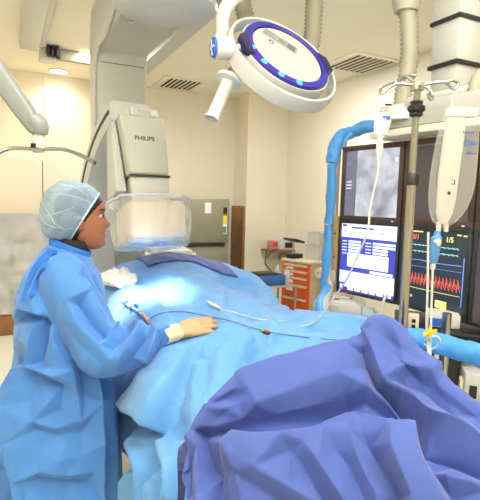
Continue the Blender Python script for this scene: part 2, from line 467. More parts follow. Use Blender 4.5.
tag(m.build('black_cable', BLACKP), 'thin black cable hanging from the corner shelf', 'cable')

# small steel trolley with blue crate and bottles, left of the orange drawers
p = W(269, 283, 5.15); zt_ = p.z - .0
t = thing('steel_trolley', (p.x, p.y, 0), 'low steel trolley carrying a blue crate beside the orange drawers', 'trolley')
M = rotz((p.x, p.y, 0), R(0))
MB().box((-.24, -.2, zt_ - .02), (.24, .2, zt_), M, .004).build('top_tray', SATIN, t)
MB().box((-.24, -.2, .2), (.24, .2, .22), M, .004).build('lower_tray', SATIN, t)
for sx in (-1, 1):
    for sy in (-1, 1): MB().cyl(M @ V((sx * .225, sy * .185, 0.001)), M @ V((sx * .225, sy * .185, zt_ - .02)), .012).build('leg', CHROME, t)
t = thing('blue_crate', (p.x - .05, p.y, zt_), 'deep blue plastic crate of small supplies below the corner shelf', 'crate')
m = MB()
A = (-.22, -.17); B = (.1, .15)
for a, b in (((A[0], A[1]), (B[0], A[1] + .01)), ((A[0], B[1] - .01), (B[0], B[1])), ((A[0], A[1] + .01), (A[0] + .01, B[1] - .01)), ((B[0] - .01, A[1] + .01), (B[0], B[1] - .01))):
    m.box((*a, zt_ + .001), (*b, zt_ + .11), M, .002)
m.box((A[0] + .01, A[1] + .01, zt_ + .001), (B[0] - .01, B[1] - .01, zt_ + .012), M)
m.build('bin_walls', DARKBLUE, t)
MB().box((A[0] + .02, A[1] + .02, zt_ + .013), (B[0] - .06, B[1] - .1, zt_ + .128), M, .006).build('supply_pack', BLACKP, t)
for k, (dx_, dy, h, rr) in enumerate(((.15, -.12, .19, .03), (.2, -.02, .17, .026), (.15, .08, .22, .028))):
    q = M @ V((dx_, dy, zt_ + .001))
    t = thing('spray_bottle', q, ('clear grey bottle at the front of the steel trolley', 'small clear grey bottle at the right side of the steel trolley', 'tallest clear grey bottle at the back of the steel trolley')[k], 'bottle', 'bottles on the steel trolley')
    MB().lathe([(rr * .9, 0), (rr, .01), (rr, h * .65), (rr * .4, h * .8), (rr * .35, h * .86)], Matrix.Translation(q), 18).build('bottle_body', mat('smoky bottle', (190, 196, 196), .25, var=.03), t)
    MB().lathe([(rr * .45, h * .86), (rr * .45, h)], Matrix.Translation(q), 14).build('bottle_cap', SATIN, t)

# orange drawer cart
Yr = 5.2
Rn = W(310.5, 262, Yr)
e = (R0 * -.67 + F0 * .74).normalized()          # along the front, away from the camera
back = V((-e.y, e.x, 0)); back = back if back.dot(V((1, 0, 0))) > 0 else -back
Wd, Dp, Ht = .41, .46, Rn.z
O = V((Rn.x, Rn.y, 0))
MC = frame(O + e * Wd, -e, back, (0, 0, 1))     # local x along front left->right, y back
t = thing('drawer_cart', O + e * Wd / 2 + back * Dp / 2, 'orange metal drawer cart with ivory pulls below the wall screens', 'drawer cart')
MB().box((0, .012, .1), (Wd, Dp, Ht - .03), MC, .004).build('cart_body', [mat('taupe enamel', (190, 176, 146), .45)], t)
MB().box((-.012, -.012, Ht - .03), (Wd + .012, Dp + .012, Ht), MC, .006).build('cart_top', mat('pale tan worktop', (214, 198, 164), .45), t)
for x in (0, Wd - .03): MB().box((x, -.004, .1), (x + .03, .012, Ht - .03), MC, .002).build('corner_post', ORANGE, t)
zz = Ht - .045
for k, h in enumerate((.07, .075, .085, .15, .15, .16)):
    d = MB().box((.034, -.006, zz - h + .005), (Wd - .034, .0115, zz - .004), MC, .003).build('drawer', ORANGE, t)
    MB().prism([(-.016, -.004), (0, -.004), (0, -.028), (-.008, -.028)], .036, Wd - .036, MC @ Matrix.Translation(V((0, -.0065, zz))) @ Matrix(((0, 1, 0, 0), (1, 0, 0, 0), (0, 0, 1, 0), (0, 0, 0, 1))), .001).build('drawer_pull', CREAMTRIM, d)
    if k < 4: MB().rect(MC, .07, zz - min(h, .09) + .01, .17, zz - .036, -.0065).build('label_card', LABELM, d)
    zz -= h
for x in (.05, Wd - .05):
    for y in (.06, Dp - .06): 
        m = MB(); m.cyl(MC @ V((x - .012, y, .05)), MC @ V((x + .012, y, .05)), .049, 18); m.box((x - .018, y - .02, .06), (x + .018, y + .02, .1), MC, .003); m.build('caster', BLACKP, t)
# things on the cart
def onc(x, y, z=0): return MC @ V((x, y, Ht + .0015 + z))
def clear_bin(x0, y0, x1, y1, z0, h, label):
    t = thing('clear_bin', onc((x0 + x1) / 2, (y0 + y1) / 2, z0), label, 'plastic bin', 'clear bins on the orange cart')
    m = MB()
    z0 += Ht + .0015
    for a, b in (((x0, y0), (x1, y0 + .004)), ((x0, y1 - .004), (x1, y1)), ((x0, y0 + .004), (x0 + .004, y1 - .004)), ((x1 - .004, y0 + .004), (x1, y1 - .004))):
        m.box((*a, z0), (*b, z0 + h), MC)
    m.box((x0 + .004, y0 + .004, z0), (x1 - .004, y1 - .004, z0 + .004), MC)
    m.box((x0 - .006, y0 - .006, z0 + h - .012), (x1 + .006, y0, z0 + h), MC); m.box((x1, y0, z0 + h - .012), (x1 + .006, y1, z0 + h), MC)
    m.build('bin_shell', mat('cloudy plastic', (214, 212, 200), .3, var=.03, clear=.35), t)
    MB().box((x0 + .01, y0 + .01, z0 + .006), (x1 - .01, y1 - .01, z0 + h * .5), MC, .01).build('packed_supplies', mat('grey packets', (170, 170, 164), .6, var=.2, vscale=25), t)
clear_bin(.20, .16, .39, .40, 0, .17, 'lower clear plastic bin standing on the orange drawer cart')
clear_bin(.21, .17, .38, .39, .175, .14, 'upper clear plastic bin stacked on the orange drawer cart')
t = thing('flat_screen_stand', onc(.1, .1, 0), 'dark device with a flat screen arm on top of the orange drawer cart', 'device')
MB().box((.02, .03, Ht + .002), (.13, .2, Ht + .05), MC, .008).build('device_base', BLACKP, t)
MB().cyl(onc(.06, .1, .05), onc(.06, .1, .22), .009, 12).build('stem', SATIN, t)
MB().box((-.03, -.02, .0), (.17, .14, .022), MC @ Matrix.Translation(V((0, .04, Ht + .21))) @ Matrix.Rotation(R(-14), 4, 'X'), .006).build('flat_screen', BLACKP, t)
# white roll on the cart's near side
m = MB(); q = MC @ V((Wd + .058, .16, Ht - .12))
tt = thing('paper_roll', q, 'pale paper towel roll hanging on the side of the orange cart', 'paper roll')
ax = back * .09
MB().cyl(q - ax, q + ax, .055, 22).build('roll', mat('unbleached paper', (226, 208, 176), .8), tt)
MB().cyl(q - ax * 1.15, q + ax * 1.15, .012, 12).tube([q + ax * 1.12, q + ax * 1.12 + e * .09], .006, 8).build('holder', SATIN, tt)

# grey equipment cabinet behind the table under the detector
p = W(160, 262, 4.6)
t = thing('equipment_cabinet', (p.x, p.y, 0), 'pale grey equipment cabinet standing behind the draped table', 'cabinet')
M = rotz((p.x, p.y, 0), R(-6))
zc = W(165, 250, 4.6).z
MB().box((-.2, -.22, .04), (.22, .22, zc - .09), M, .02).build('cabinet_body', XGREY, t)
MB().box((-.17, -.24, zc - .085), (.24, .22, zc - .025), M, .014).build('drawer', XGREY2, t)
MB().box((-.1, -.26, zc - .02), (.26, .22, zc + .02), M, .012).build('worktop', XGREY2, t)
MB().box((-.26, -.1, .04), (-.205, .1, zc + .12), M, .01).build('side_post', XGREY2, t)
# ------------------------------------------------------------- C-arm machine
Dc = W(151.5, 223, 2.62)                      # detector centre
t_c = thing('c_arm_machine', (.75, 3.5, 0), 'large warm grey ceiling-hung x-ray c-arm behind the woman', 'x-ray machine')
cx = .75; yb = 3.50
# column + beam: one swept L, rounded inside corner
cw = .2
top = W(120, 54, 3.52).z
pl = W(95, 60, 3.52); pr = W(150, 60, 3.52)
xc = (pl.x + pr.x) / 2; cw = (pr.x - pl.x) / 2
yf = (pl.y + pr.y) / 2; yk = yf + .24
prof = [(yf, .78), (yf, top - .06), (yf - .02, top - .012), (yf - .06, top), (yf - 1.55, top + .02), (yf - 1.6, top + .06), (yf - 1.6, 2.83), (yk - .25, 2.83), (yk - .06, 2.78), (yk, 2.66), (yk, .78)]
MX = Matrix(((0, 1, 0, xc), (1, 0, 0, 0), (0, 0, 1, 0), (0, 0, 0, 1)))  # local x->world y, local y->world x
MB().prism(prof, -cw, cw, MX, .018, seg=3).build('beam_and_column', XGREY, t_c)
MB().box((xc - cw * .6, yf - 1.3, 2.831), (xc + cw * .6, yf - .6, HC - .0005), bev=.006).build('ceiling_carriage', XGREY2, t_c)
# seam line where beam meets column
MB().box((xc - cw + .02, yf - .0015, top - .075), (xc + cw - .02, yf - .0003, top - .071)).build('seam', XDARK, t_c)
# left flange with its curved edge
prof2 = [(yf + .02, .8), (yf + .02, 2.42), (yf - .12, 2.50), (yf - .35, 2.49), (yf - .62, 2.55), (yf - .75, 2.66), (yf - .75, 2.82), (yk - .1, 2.82), (yk - .02, 2.6), (yk - .02, .8)]
MB().prism(prof2, -cw - .016, -cw - .001, MX, .006).build('side_flange', XGREY2, t_c)
# pivot disc under the beam
pd = W(166, 4, 2.55)
zd = 2.46
pc = Wz(165, 11, zd)
m = MB(); m.lathe([(.245, .06), (.262, .055), (.27, .035), (.262, .012), (.235, 0), (.001, -.004)][::-1], Matrix.Translation(V((pc.x, pc.y, zd))), 56)
m.build('pivot_disc', XGREY2, t_c)
MB().cyl((pc.x, pc.y, zd + .058), (pc.x, pc.y, 2.60), .2, 40).build('pivot_collar', XGREY, t_c)
pv = Wz(132, 22, top); MB().ell((pv.x, pv.y, top), (.012, .012, .012)).build('bolt_cover', WHITEP, t_c)

# arc in a vertical plane through the detector, turned a little
az = R(10)
eb = V((-math.sin(az), math.cos(az), 0))   # towards the back
ex = V((math.cos(az), math.sin(az), 0))
tilt = R(15)
Rr = .925
up = (Z * math.cos(tilt) + eb * math.sin(tilt))
Ctr = Dc - up * .27       # isocentre
def arcp(a, r): return Ctr + eb * (r * math.sin(a)) + Z * (r * math.cos(a))
rings = []
for i in range(61):
    a = R(19 + (165 - 19) * i / 60)
    ring = []
    for (dx, dr) in ((-.135, -.06), (-.145, -.045), (-.145, .045), (-.125, .065), (.085, .065), (.105, .045), (.105, -.045), (.095, -.06)):
        ring.append(arcp(a, Rr + dr) + ex * dx)
    rings.append(ring)
MB().loft(rings).build('arc', XGREY2, t_c, 40)
for sgn in (-1, 1):
    m = MB(); rr = []
    for i in range(61):
        a = R(20 + (162 - 20) * i / 60)
        rr.append([arcp(a, Rr + dr) + ex * (sgn * ((.1455 if sgn < 0 else .1055) + d)) for dr, d in ((-.012, 0), (.012, 0), (.012, .002), (-.012, .002))])
    m.loft(rr).build('guide_groove', XDARK, t_c)
# carriage between arc and column
ac = arcp(R(78), Rr + .02)
MB().box((-.17, -.12, -.24), (.17, .2, .24), frame(ac + eb * .12, ex, eb, Z), .04, 3).build('arc_carriage', XGREY, t_c)
# detector housing: local frame u right, w away, up along the tilted axis
tw = R(12)
upD = (Z * math.cos(tw) + V((0, 1, 0)) * math.sin(tw)).normalized()
ux = V((1, 0, 0)); wy = upD.cross(ux).normalized()
DM = frame(Dc, ux, wy, upD)
def prismz(poly_bottom, poly_top, M, bev, name, mt, parent):
    bm = bmesh.new()
    a = [bm.verts.new(p) for p in poly_bottom]; b = [bm.verts.new(p) for p in poly_top]; n = len(a)
    bm.faces.new(a[::-1]); bm.faces.new(b)
    for i in range(n): bm.faces.new((a[i], a[(i + 1) % n], b[(i + 1) % n], b[i]))
    bmesh.ops.recalc_face_normals(bm, faces=bm.faces[:])
    if bev: bmesh.ops.bevel(bm, geom=bm.edges[:], offset=bev, segments=3, profile=.5, affect='EDGES')
    m = MB(); m.merge(bm, M); return m.build(name, mt, parent)
def rectz(x0, x1, y0, y1, z): return [(x0, y0, z), (x1, y0, z), (x1, y1, z), (x0, y1, z)]
hs = prismz(rectz(-.135, .078, -.125, .19, .235), rectz(-.16, .082, -.075, .19, .575), DM, .018, 'detector_housing', XGREY, t_c)
prismz(rectz(-.195, -.137, -.06, .2, .155), rectz(-.187, -.163, .02, .19, .565), DM, .012, 'side_cover', XGREY2, t_c)
prismz(rectz(-.125, .078, -.11, .17, .10), rectz(-.125, .078, -.11, .17, .234), DM, .008, 'telescopic_neck', mat('pale grey neck', (198, 198, 190), .4), t_c)
MB().box((-.135, -.128, .228), (.08, -.1, .2345), DM).build('housing_gap', XDARK, t_c)
# rounded top cap with two brackets
pp = [(-.155, .56), (-.15, .60), (-.12, .628), (.04, .628), (.066, .60), (.076, .56)]
MB().prism(pp, -.03, .2, DM, .022, seg=3).build('top_cap', XGREY, t_c)
for x in (-.10, .01): MB().box((x, -.055, .58), (x + .04, -.02, .622), DM, .004).build('cap_bracket', XGREY2, t_c)
MB().cyl(DM @ V((.078, .06, .47)), DM @ V((.115, .06, .47)), .034, 24).build('side_knob', XGREY2, t_c)
# lettering on the housing face
b0, b1 = V((0, -.125, .235)), V((0, -.075, .575))
uzf = (b1 - b0).normalized()
fpt = b0.lerp(b1, .60)
FM = DM @ frame((-.005, fpt.y - .0008, fpt.z), (1, 0, 0), uzf.cross(V((1, 0, 0))), uzf)
m = MB(); m.merge(text_bm('PHILIPS', .034, FM @ Matrix.Translation(V((-.036, 0, 0)))))
m.bm.verts.ensure_lookup_table()
m.build('maker_lettering', INK, hs, 30, recalc=False)
# detector block
dt = MB().box((-.155, -.17, -.105), (.145, .19, .098), DM, .03, 4).build('detector', CREAMP, t_c)
MB().box((-.135, -.15, -.1115), (.125, .17, -.1055), DM, .002).build('detector_face', LENS, dt)

# clear plastic bag over the detector
rings = []
nb = 96
for j in range(20):
    f = j / 19
    z = .118 - .245 * f
    gr = .012 + .022 * math.sin(f * math.pi) + (.01 if f < .1 else 0) - .004
    ring = []
    for k in range(nb):
        a = 2 * math.pi * k / nb
        ca, sa = math.cos(a), math.sin(a)
        n_ = 6.0
        q = (abs(ca) ** n_ + abs(sa) ** n_) ** (-1 / n_)
        x, y = ca * q * .155 - .005, sa * q * .185 + .01
        nrm = V((ca, sa, 0))
        w_ = gr + .012 * (fbm((ca * 2, sa * 2, f * 3), 2.2) + .4) + .006 * math.sin(a * 17 + f * 4)
        # a loose flap of plastic on the left and along the lower right edge
        lf = max(0, -ca) ** 4; w_ += lf * (.05 * math.exp(-((f - .22) / .2) ** 2) + .012)
        w_ += max(0, ca) ** 6 * .016 * math.exp(-((f - .9) / .2) ** 2)
        p = V((x, y, z)) + nrm * max(.007, w_)
        if f > .9: p.z -= .004 * (1 + math.sin(a * 9))
        ring.append(p)
    rings.append(ring)
m = MB(); m.loft(rings, cap0=False, cap1=False, M=DM)
m.loft([[p + V((0, 0, -.0)) for p in rings[-1]], [V((p.x * .8, p.y * .8 + .002, p.z - .006)) for p in rings[-1]], [V((p.x * .4, p.y * .4 + .005, p.z - .01)) for p in rings[-1]]], cap0=False, M=DM)
BAGO = tag(m.build('plastic_bag', mat('clear cover bag', (246, 246, 242), .2, var=0, clear=.86, bump=.35, bscale=30), None, 180), 'clear plastic bag wrapped round the x-ray detector', 'plastic cover')
# band that gathers the bag
rr = []
for k in range(nb + 0):
    pass
m = MB()
pts = [DM @ (V((p.x * 1.0, p.y, .112))) for p in rings[1]] + [DM @ V((rings[1][0].x, rings[1][0].y, .112))]
m.tube(pts, .007, 8)
m.build('gathering_band', mat('frosted band', (226, 230, 232), .4, clear=.2, var=0), BAGO)

# --------------------------------------------------------- left spring arm
Ya = 1.62
t = thing('shield_arm', W(-60, -40, Ya), 'pale grey jointed ceiling arm with a bent steel bar above the woman', 'support arm')
A, B = W(-22, 45, Ya), W(33, 124, Ya)
d = (B - A).normalized(); side = CF.cross(d).normalized()
MS = frame(A, d, CF, side)
Lg = (B - A).length
prof = [(-.25, -.034), (Lg - .05, -.032), (Lg + .03, -.022), (Lg + .042, .0), (Lg + .03, .024), (Lg - .06, .03), (-.25, .038)]
MB().prism(prof, -.028, .028, MS, .012, seg=3).build('arm_housing', mat('cool grey enamel', (138, 146, 142), .4), t)
J = W(39.5, 134, Ya)
m = MB(); m.tube([W(34, 121, Ya), W(39, 126, Ya), J], [.032, .032, .026], 20, 4); m.build('knuckle', MATS['cool grey enamel'], t)
m = MB(); m.cyl(W(39.3, 132, Ya), W(38.2, 140, Ya), .02, 20); m.build('neck', XGREY, t)
a, b = W(38.6, 137, Ya), W(38, 148, Ya)
m = MB(); m.cyl(a, b, .024, 24); m.build('swivel', WHITEP, t)
MB().box((-.008, -.0275, -.008), (.008, -.022, .006), frame(W(36.5, 146, Ya), R0, F0, Z), .001).build('latch', BLACKP, t)
m = MB(); m.tube([W(-12, 157, Ya - .05), W(-4, 154, Ya - .03), W(10, 148.5, Ya), W(38, 149, Ya), W(63, 149.5, Ya), W(80, 155, Ya - .03), W(95, 163, Ya - .06)], .0068, 12, 6); m.build('steel_bar', CHROME, t)
m = MB(); m.cyl(W(33, 149, Ya), W(43.5, 149, Ya), .0125, 18); m.build('bar_clamp', SATIN, t)

# ----------------------------------------------------------- surgical lamp
Yl = 2.1
Lc = W(286.5, 56.5, Yl)
view = (Lc - CAM).normalized()
rt = view.cross(Z).normalized(); upv = rt.cross(view)
maj = (rt * .848 - upv * .53).normalized()
mnr = (-rt * .53 - upv * .848).normalized()          # in-picture direction of the normal
ct = .43
nrm = (-mnr * math.sqrt(1 - ct * ct) - view * ct).normalized()   # lamp looks this way
ay = nrm.cross(maj).normalized()
ML = frame(Lc, maj, ay, nrm)      # local z = out of the lighted face
t = thing('surgical_lamp', Lc, 'round white surgical lamp with navy ring tilted over the table', 'surgical lamp')
MB().lathe([(.001, .012), (.163, .012), (.167, .008), (.167, -.02), (.001, -.02)], ML, 72).build('lamp_glass', LAMPFACE, t)
MB().lathe([(.1675, .014), (.172, .018), (.198, .016), (.204, .006), (.204, -.035), (.1675, -.03)], ML, 72, caps=False).build('navy_ring', NAVYP, t)
MB().lathe([(.001, -.085), (.12, -.08), (.198, -.05), (.2045, -.036), (.001, -.034)], ML, 64).build('rear_shell', WHITEM, t)
# white skirt below navy ring
MB().lathe([(.2055, .004), (.209, .004), (.213, -.02), (.213, -.05), (.2055, -.05)], ML, 72, caps=False).build('skirt', WHITEM, t)
for k, aa in enumerate((-58, -84, -110, -136)):
    a = R(aa); p = V((math.cos(a) * .185, math.sin(a) * .185, .0172))
    # the lit leds sit along the lower rim
    MB().lathe([(.001, .002), (.012, .0015), (.015, -.001)], ML @ Matrix.Translation(p), 18).build('led', LEDM, t)
# outer hand rail ring
prof = []
rings = []
for i in range(97):
    a = 2 * math.pi * i / 96
    ca, sa = math.cos(a), math.sin(a)
    def P(r, z): return ML @ V((ca * r, sa * r, z))
    rings.append([P(.245, -.006), P(.250, -.001), P(.256, -.006), P(.262, -.035), P(.260, -.068), P(.252, -.074), P(.247, -.066)])
MB().loft(rings, cap0=False, cap1=False).build('outer_ring', WHITEM, t)
tb_ = max((R(k) for k in range(-80, 80)), key=lambda t_: (lambda q: (q.dot(rt) * .97 - q.dot(upv) * .242) / math.hypot(q.dot(rt), q.dot(upv)))(maj * math.cos(t_) + ay * math.sin(t_)))
TL = ML @ Matrix.Rotation(tb_, 4, 'Z')          # the tabs lie on the tilting axis
for s_ in (-1, 1):
    bm_ = [( s_ * .185, -.07), (s_ * .225, -.042), (s_ * .225, .042), (s_ * .185, .07)]
    MB().cyl(TL @ V((s_ * .222, 0, -.012)), TL @ V((s_ * .25, 0, -.03)), .012, 14).build('pivot_pin', WHITEM, t)
    Q = TL @ Matrix(((1, 0, 0, 0), (0, 0, 1, 0), (0, 1, 0, 0), (0, 0, 0, 1)))
    MB().prism(bm_, -.012, .0215, Q, .005).build('side_tab', NAVYDK, t)
# label in the glass
LMt = ML @ Matrix(((1, 0, 0, -.085), (0, 0, -1, -.02), (0, -1, 0, .0125), (0, 0, 0, 1)))
# panel frame on the glass: x along +maj, z towards the upper rim
LMt = frame(ML @ V((-.06, -.012, .0125)), (maj * .93 - ay * -.36), -nrm, None) if False else None
px_ = (rt * .93 - upv * .36); px_ = (px_ - nrm * px_.dot(nrm)).normalized()
pz_ = nrm.cross(px_); pz_ = pz_ if pz_.dot(upv) > 0 else -pz_
LB = frame(Lc + (px_ * -.052 + pz_ * .062) + nrm * .0125, px_, -nrm, pz_)
m = MB(); m.rect(LB, -.085, -.024, .085, .03, t=.0006)
for i in range(16):
    m.rect(LB, .035 + i * .0026, -.018, .035 + i * .0026 + (.0014 if i % 3 else .0009), .024, t=.0012, mi=1)
for k in range(5): m.rect(LB, -.078, -.014 + k * .009, -.012 - .008 * (k % 3), -.010 + k * .009, t=.0012, mi=2)
m.rect(LB, -.01, -.012, .028, .022, t=.0012, mi=2)
m.build('rating_label', [mat('silver label', (150, 150, 146), .6), INK, INKGREY], t)
m = MB(); m.lathe([(.008, 0), (.013, .0012), (.013, 0)], frame(Lc + px_ * -.085 + pz_ * .012 + nrm * .0128, maj, ay, nrm), 20, mi=0, caps=False); m.build('round_mark', NAVYP, t)
# hub, yoke arm
Ht_ = TL @ V((-.256, 0, -.03)); Hb = Ht_ + (-rt * .82 + upv * .04 - view * .40) * .075
m = MB(); m.tube([Hb, Hb.lerp(Ht_, .5), Ht_], [.044, .044, .042], 24); m.build('hub', WHITEM, t)
axis = (Hb - Ht_).normalized()
HM = frame(Hb + axis * .001, axis.cross(Z).normalized(), None, axis) 
m = MB(); m.lathe([(.038, 0), (.037, .008), (.001, .011)], HM, 32); cap = m.build('hub_cap', INKBLUE, t)
m = MB()
m.box((-.03, -.004, .0085), (.03, .004, .0125), HM); m.box((-.004, -.03, .0085), (.004, .03, .0125), HM)
m.build('cap_emblem', WHITEP, cap)
m = MB(); m.tube([Hb.lerp(Ht_, .25) + upv * .01, W(222, 34, Yl), W(223, 15, Yl), W(229, 3, Yl + .02), W(240, -6, Yl + .05), W(262, -16, Yl + .12), W(290, -30, Yl + .2)], .028, 18, 6); m.build('yoke_arm', WHITEM, t)
# sterile handle
h0 = W(239, 57, Yl - .04); h1 = W(211.5, 119, Yl - .12)
hd = (h1 - h0).normalized(); HMx = frame(h0, hd.orthogonal(), None, hd); hl = (h1 - h0).length
h = MB().lathe([(.001, 0), (.008, 0), (.008, .04), (.03, .085), (.032, .1), (.001, .1)], HMx, 28).build('handle_socket', SATIN, t)
MB().lathe([(.001, .1), (.05, .1), (.056, .106), (.056, .118), (.030, .126), (.026, .135), (.026, hl - .012), (.033, hl - .008), (.033, hl), (.027, hl), (.023, hl - .02), (.001, hl - .02)], HMx, 32).build('handle', WHITEP, t)

# -------------------------------------------------------------- hoses
def hose(pts, r, name, label, n=18, pitch=.022, mt=RUBBER):
    sm = catmull(pts, 40)
    # equal spacing
    out = [sm[0]]; acc = 0
    for a, b in zip(sm, sm[1:]):
        L_ = (b - a).length; 
        while acc + L_ >= pitch / 2:
            k = (pitch / 2 - acc) / L_; a = a.lerp(b, k); out.append(a); L_ = (b - a).length; acc = 0
        acc += L_
    m = MB(); rings = []; up = None
    for i, p in enumerate(out):
        d = (out[min(i + 1, len(out) - 1)] - out[max(i - 1, 0)]).normalized()
        if up is None: up = d.orthogonal().normalized()
        up = (up - d * up.dot(d)).normalized(); w = d.cross(up); rr = r * (1.0 if i % 2 else .80)
        rings.append([p + up * (rr * math.cos(2 * math.pi * k / n)) + w * (rr * math.sin(2 * math.pi * k / n)) for k in range(n)])
    m.loft(rings)
    o = m.build(name, mt, None, 180); return tag(o, label, 'hose')
Yh = 2.75
hose([W(240, -45, Yh), W(241, -5, Yh), W(249, 30, Yh), W(257, 70, Yh), W(274, 88, Yh), W(296, 78, Yh), W(310, 50, Yh), W(314, 10, Yh), W(315, -45, Yh)], .05, 'corrugated_hose', 'grey corrugated hose looping down behind the surgical lamp')
Yc = 2.42
hose([W(407, 8, Yc), W(409, 30, Yc), W(409, 60, Yc), W(404, 90, Yc), W(401, 112, Yc)], .045, 'corrugated_hose', 'grey corrugated hose dropping to the screen boom above the drip stand')
hose([W(474, 108, 2.1), W(475, 86, 2.1), W(483, 74, 2.1), W(496, 76, 2.1), W(503, 110, 2.1)], .03, 'corrugated_hose', 'grey corrugated hose looping beside the white ceiling column')
# sleeve out of the ceiling that feeds the hose
s0 = W(406, 12, Yc); m = MB(); m.tube([V((s0.x, s0.y, HC - .0005)), V((s0.x, s0.y, s0.z + .04)), s0], [.068, .068, .055], 24)
tag(m.build('hose_sleeve', ENERGY), 'tan hose sleeve coming down from the ceiling above the drip stand', 'hose sleeve')

# ------------------------------------------------- screens on ceiling column
def ccam(x, Y, z): return R0 * x + F0 * Y + Z * z
S0 = ccam(.204 * 2.79, 2.79, 0)
e1 = (R0 * math.sin(R(36)) - F0 * math.cos(R(36))).normalized()
e2 = (R0 * math.sin(R(27)) - F0 * math.cos(R(27))).normalized()
e3 = (R0 * math.sin(R(20)) - F0 * math.cos(R(20))).normalized()
WM = .42
starts = [(S0, e1), (S0 + e1 * WM, e2), (S0 + e1 * WM + e2 * WM, e3)]
ZB, ZM, ZT = .985, 1.405, 1.822
def pframe(i, z):
    o, e = starts[i]
    return frame((o.x, o.y, z), e, Z.cross(e), Z)     # y into the screen
def monitor(i, z0, z1, bez, label, bw=.028):
    M = pframe(i, z0); g = .004; h = z1 - z0 - .0008
    t = thing('monitor', M @ V((WM / 2, .03, 0)), label, 'monitor', 'screens on the boom')
    m = MB()
    x0, x1 = g, WM - g
    for a, b in (((x0, 0), (x1, bw)), ((x0, h - bw), (x1, h)), ((x0, bw), (x0 + bw, h - bw)), ((x1 - bw, bw), (x1, h - bw))):
        m.box((a[0], 0, a[1]), (b[0], .03, b[1]), M, .002)
    m.build('bezel', bez, t)
    MB().box((x0 + .01, .0305, .01), (x1 - .01, .075, h - .01), M, .006).build('rear_casing', BLACKP, t)
    S = M @ Matrix.Translation(V((x0 + bw, .006, bw)))
    return t, S, x1 - x0 - 2 * bw, h - 2 * bw, M, h

# upper left : angiogram
t, S, w, h, M, H = monitor(0, ZM, ZT, BEZEL, 'upper left screen showing a bright grey angiogram')
m = MB(); m.box((0, 0, 0), (w, .01, h), S, mi=0)
m.rect(S, 0, 0, w * .22, h, mi=1)
for k in range(9): m.rect(S, w * .02, h * (.1 + k * .085), w * (.06 if k % 2 else .1), h * (.1 + k * .085) + .006, t=.0014, mi=2)
for k, z in enumerate((.42, .47, .52)): m.rect(S, w * .02, h * z, w * .13, h * z + .005, t=.0014, mi=3)
m.rect(S, w * .02, h * .78, w * .1, h * .84, t=.0014, mi=2); m.rect(S, w * .93, h * .8, w * .97, h * .86, t=.0014, mi=3)
m.build('angiogram_image', [XRAY, SCRXD, SCRG, SCRW], t)
MB().box((WM - .06, -.0008, .006), (WM - .045, 0, .012), M).build('power_light', LABELM, t)
# lower left : white and indigo data page
t, S, w, h, M, H = monitor(0, ZB, ZM, BEZEL2, 'lower left screen showing a white and indigo data page', .016)
m = MB(); m.box((0, 0, 0), (w, .01, h), S, mi=0)
def r_(x0, z0, x1, z1, mi, t=.0008): m.rect(S, w * x0, h * z0, w * x1, h * z1, t=t, mi=mi)
r_(0, .0, 1, .06, 1); r_(0, .0, .1, .12, 1); r_(.02, .03, .08, .09, 0, .0014)
for k in range(6): r_(.17 + k * .135, .02, .28 + k * .135, .075, 0, .0014)
r_(0, .3, 1, .8, 1)
r_(.14, .37, .88, .57, 0, .0014)
for k in range(5):
    z = .76 - k * .045
    r_(.15, z - .036, .38, z - .004, 0, .0014); r_(.6, z - .036, (.98 if k < 2 else .86), z - .004, 0, .0014)
    r_(.03, z - .028, .12, z - .014, 0, .0014); r_(.47, z - .028, .57, z - .014, 0, .0014)
    r_(.16, z - .024, .3, z - .017, 2, .002); r_(.61, z - .024, .8, z - .017, 2, .002)
r_(.03, .6, .09, .615, 0, .0014); r_(.18, .585, .3, .6, 0, .0014)
for k in range(3): r_(.17, .54 - k * .045, .5 + .1 * (k == 0), .546 - k * .045, 2, .002)
r_(.57, .31, .96, .35, 0, .0014); r_(.75, .31, .755, .35, 2, .002)
r_(.2, .93, .6, .955, 1); r_(.02, .955, .1, .985, 1)
for k in range(9): r_(.03 + k * .1, .875, .09 + k * .1, .885, 2, .0014)
for k in range(4): r_(.05, .26 - k * .035, .3 + .05 * (k % 2), .265 - k * .035, 2, .0014)
m.build('data_page', [SCRW, SCRB, SCRG], t)
MB().box((.05, -.001, .003), (.09, 0, .010), M).build('maker_badge', mat('orange badge', (230, 90, 40), .5), t)
# upper right (mostly behind the bag)
t, S, w, h, M, H = monitor(1, ZM, ZT, BEZEL, 'upper middle screen on standby behind the fluid bag')
m = MB(); m.box((0, 0, 0), (w, .01, h), S, mi=0); m.rect(S, 0, h * .02, w * .1, h * .97, mi=1); m.rect(S, w * .01, h * .86, w * .08, h * .93, t=.0014, mi=2)
m.rect(S, 0, h * .985, w * .5, h * .995, mi=1)
m.build('standby_image', [SCROFF, SCRXD, SCRW], t)
MB().box((WM - .06, -.0008, .006), (WM - .045, 0, .012), M).build('power_light', LABELM, t)
# lower right : patient monitor traces
t, S, w, h, M, H = monitor(1, ZB, ZM, BEZEL2, 'lower middle screen with red and cyan heart traces', .02)
m = MB(); m.box((0, 0, 0), (w, .01, h), S, mi=0)
def trace(pts, r, mi):
    q = [S @ V((w * x, -.0016, h * z)) for x, z in pts]; m.tube(q, r, 4, mi=mi)
import math as _m
for zc, amp, mi in ((.8, .012, 3), (.72, .014, 3)):
    pts = []
    for k in range(12):
        x = .1 + k * .066; pts += [(x, zc), (x + .02, zc + amp * .3), (x + .03, zc), (x + .036, zc + amp), (x + .042, zc - amp), (x + .05, zc)]
    trace(pts, .0014, mi)
trace([(.08, .6), (.3, .61), (.5, .595), (.93, .605)], .0018, 4)
pts = []
for k in range(16):
    x = .06 + k * .055; pts += [(x, .33), (x + .012, .44), (x + .020, .41), (x + .030, .36), (x + .040, .37), (x + .052, .335)]
trace(pts, .0008, 1)
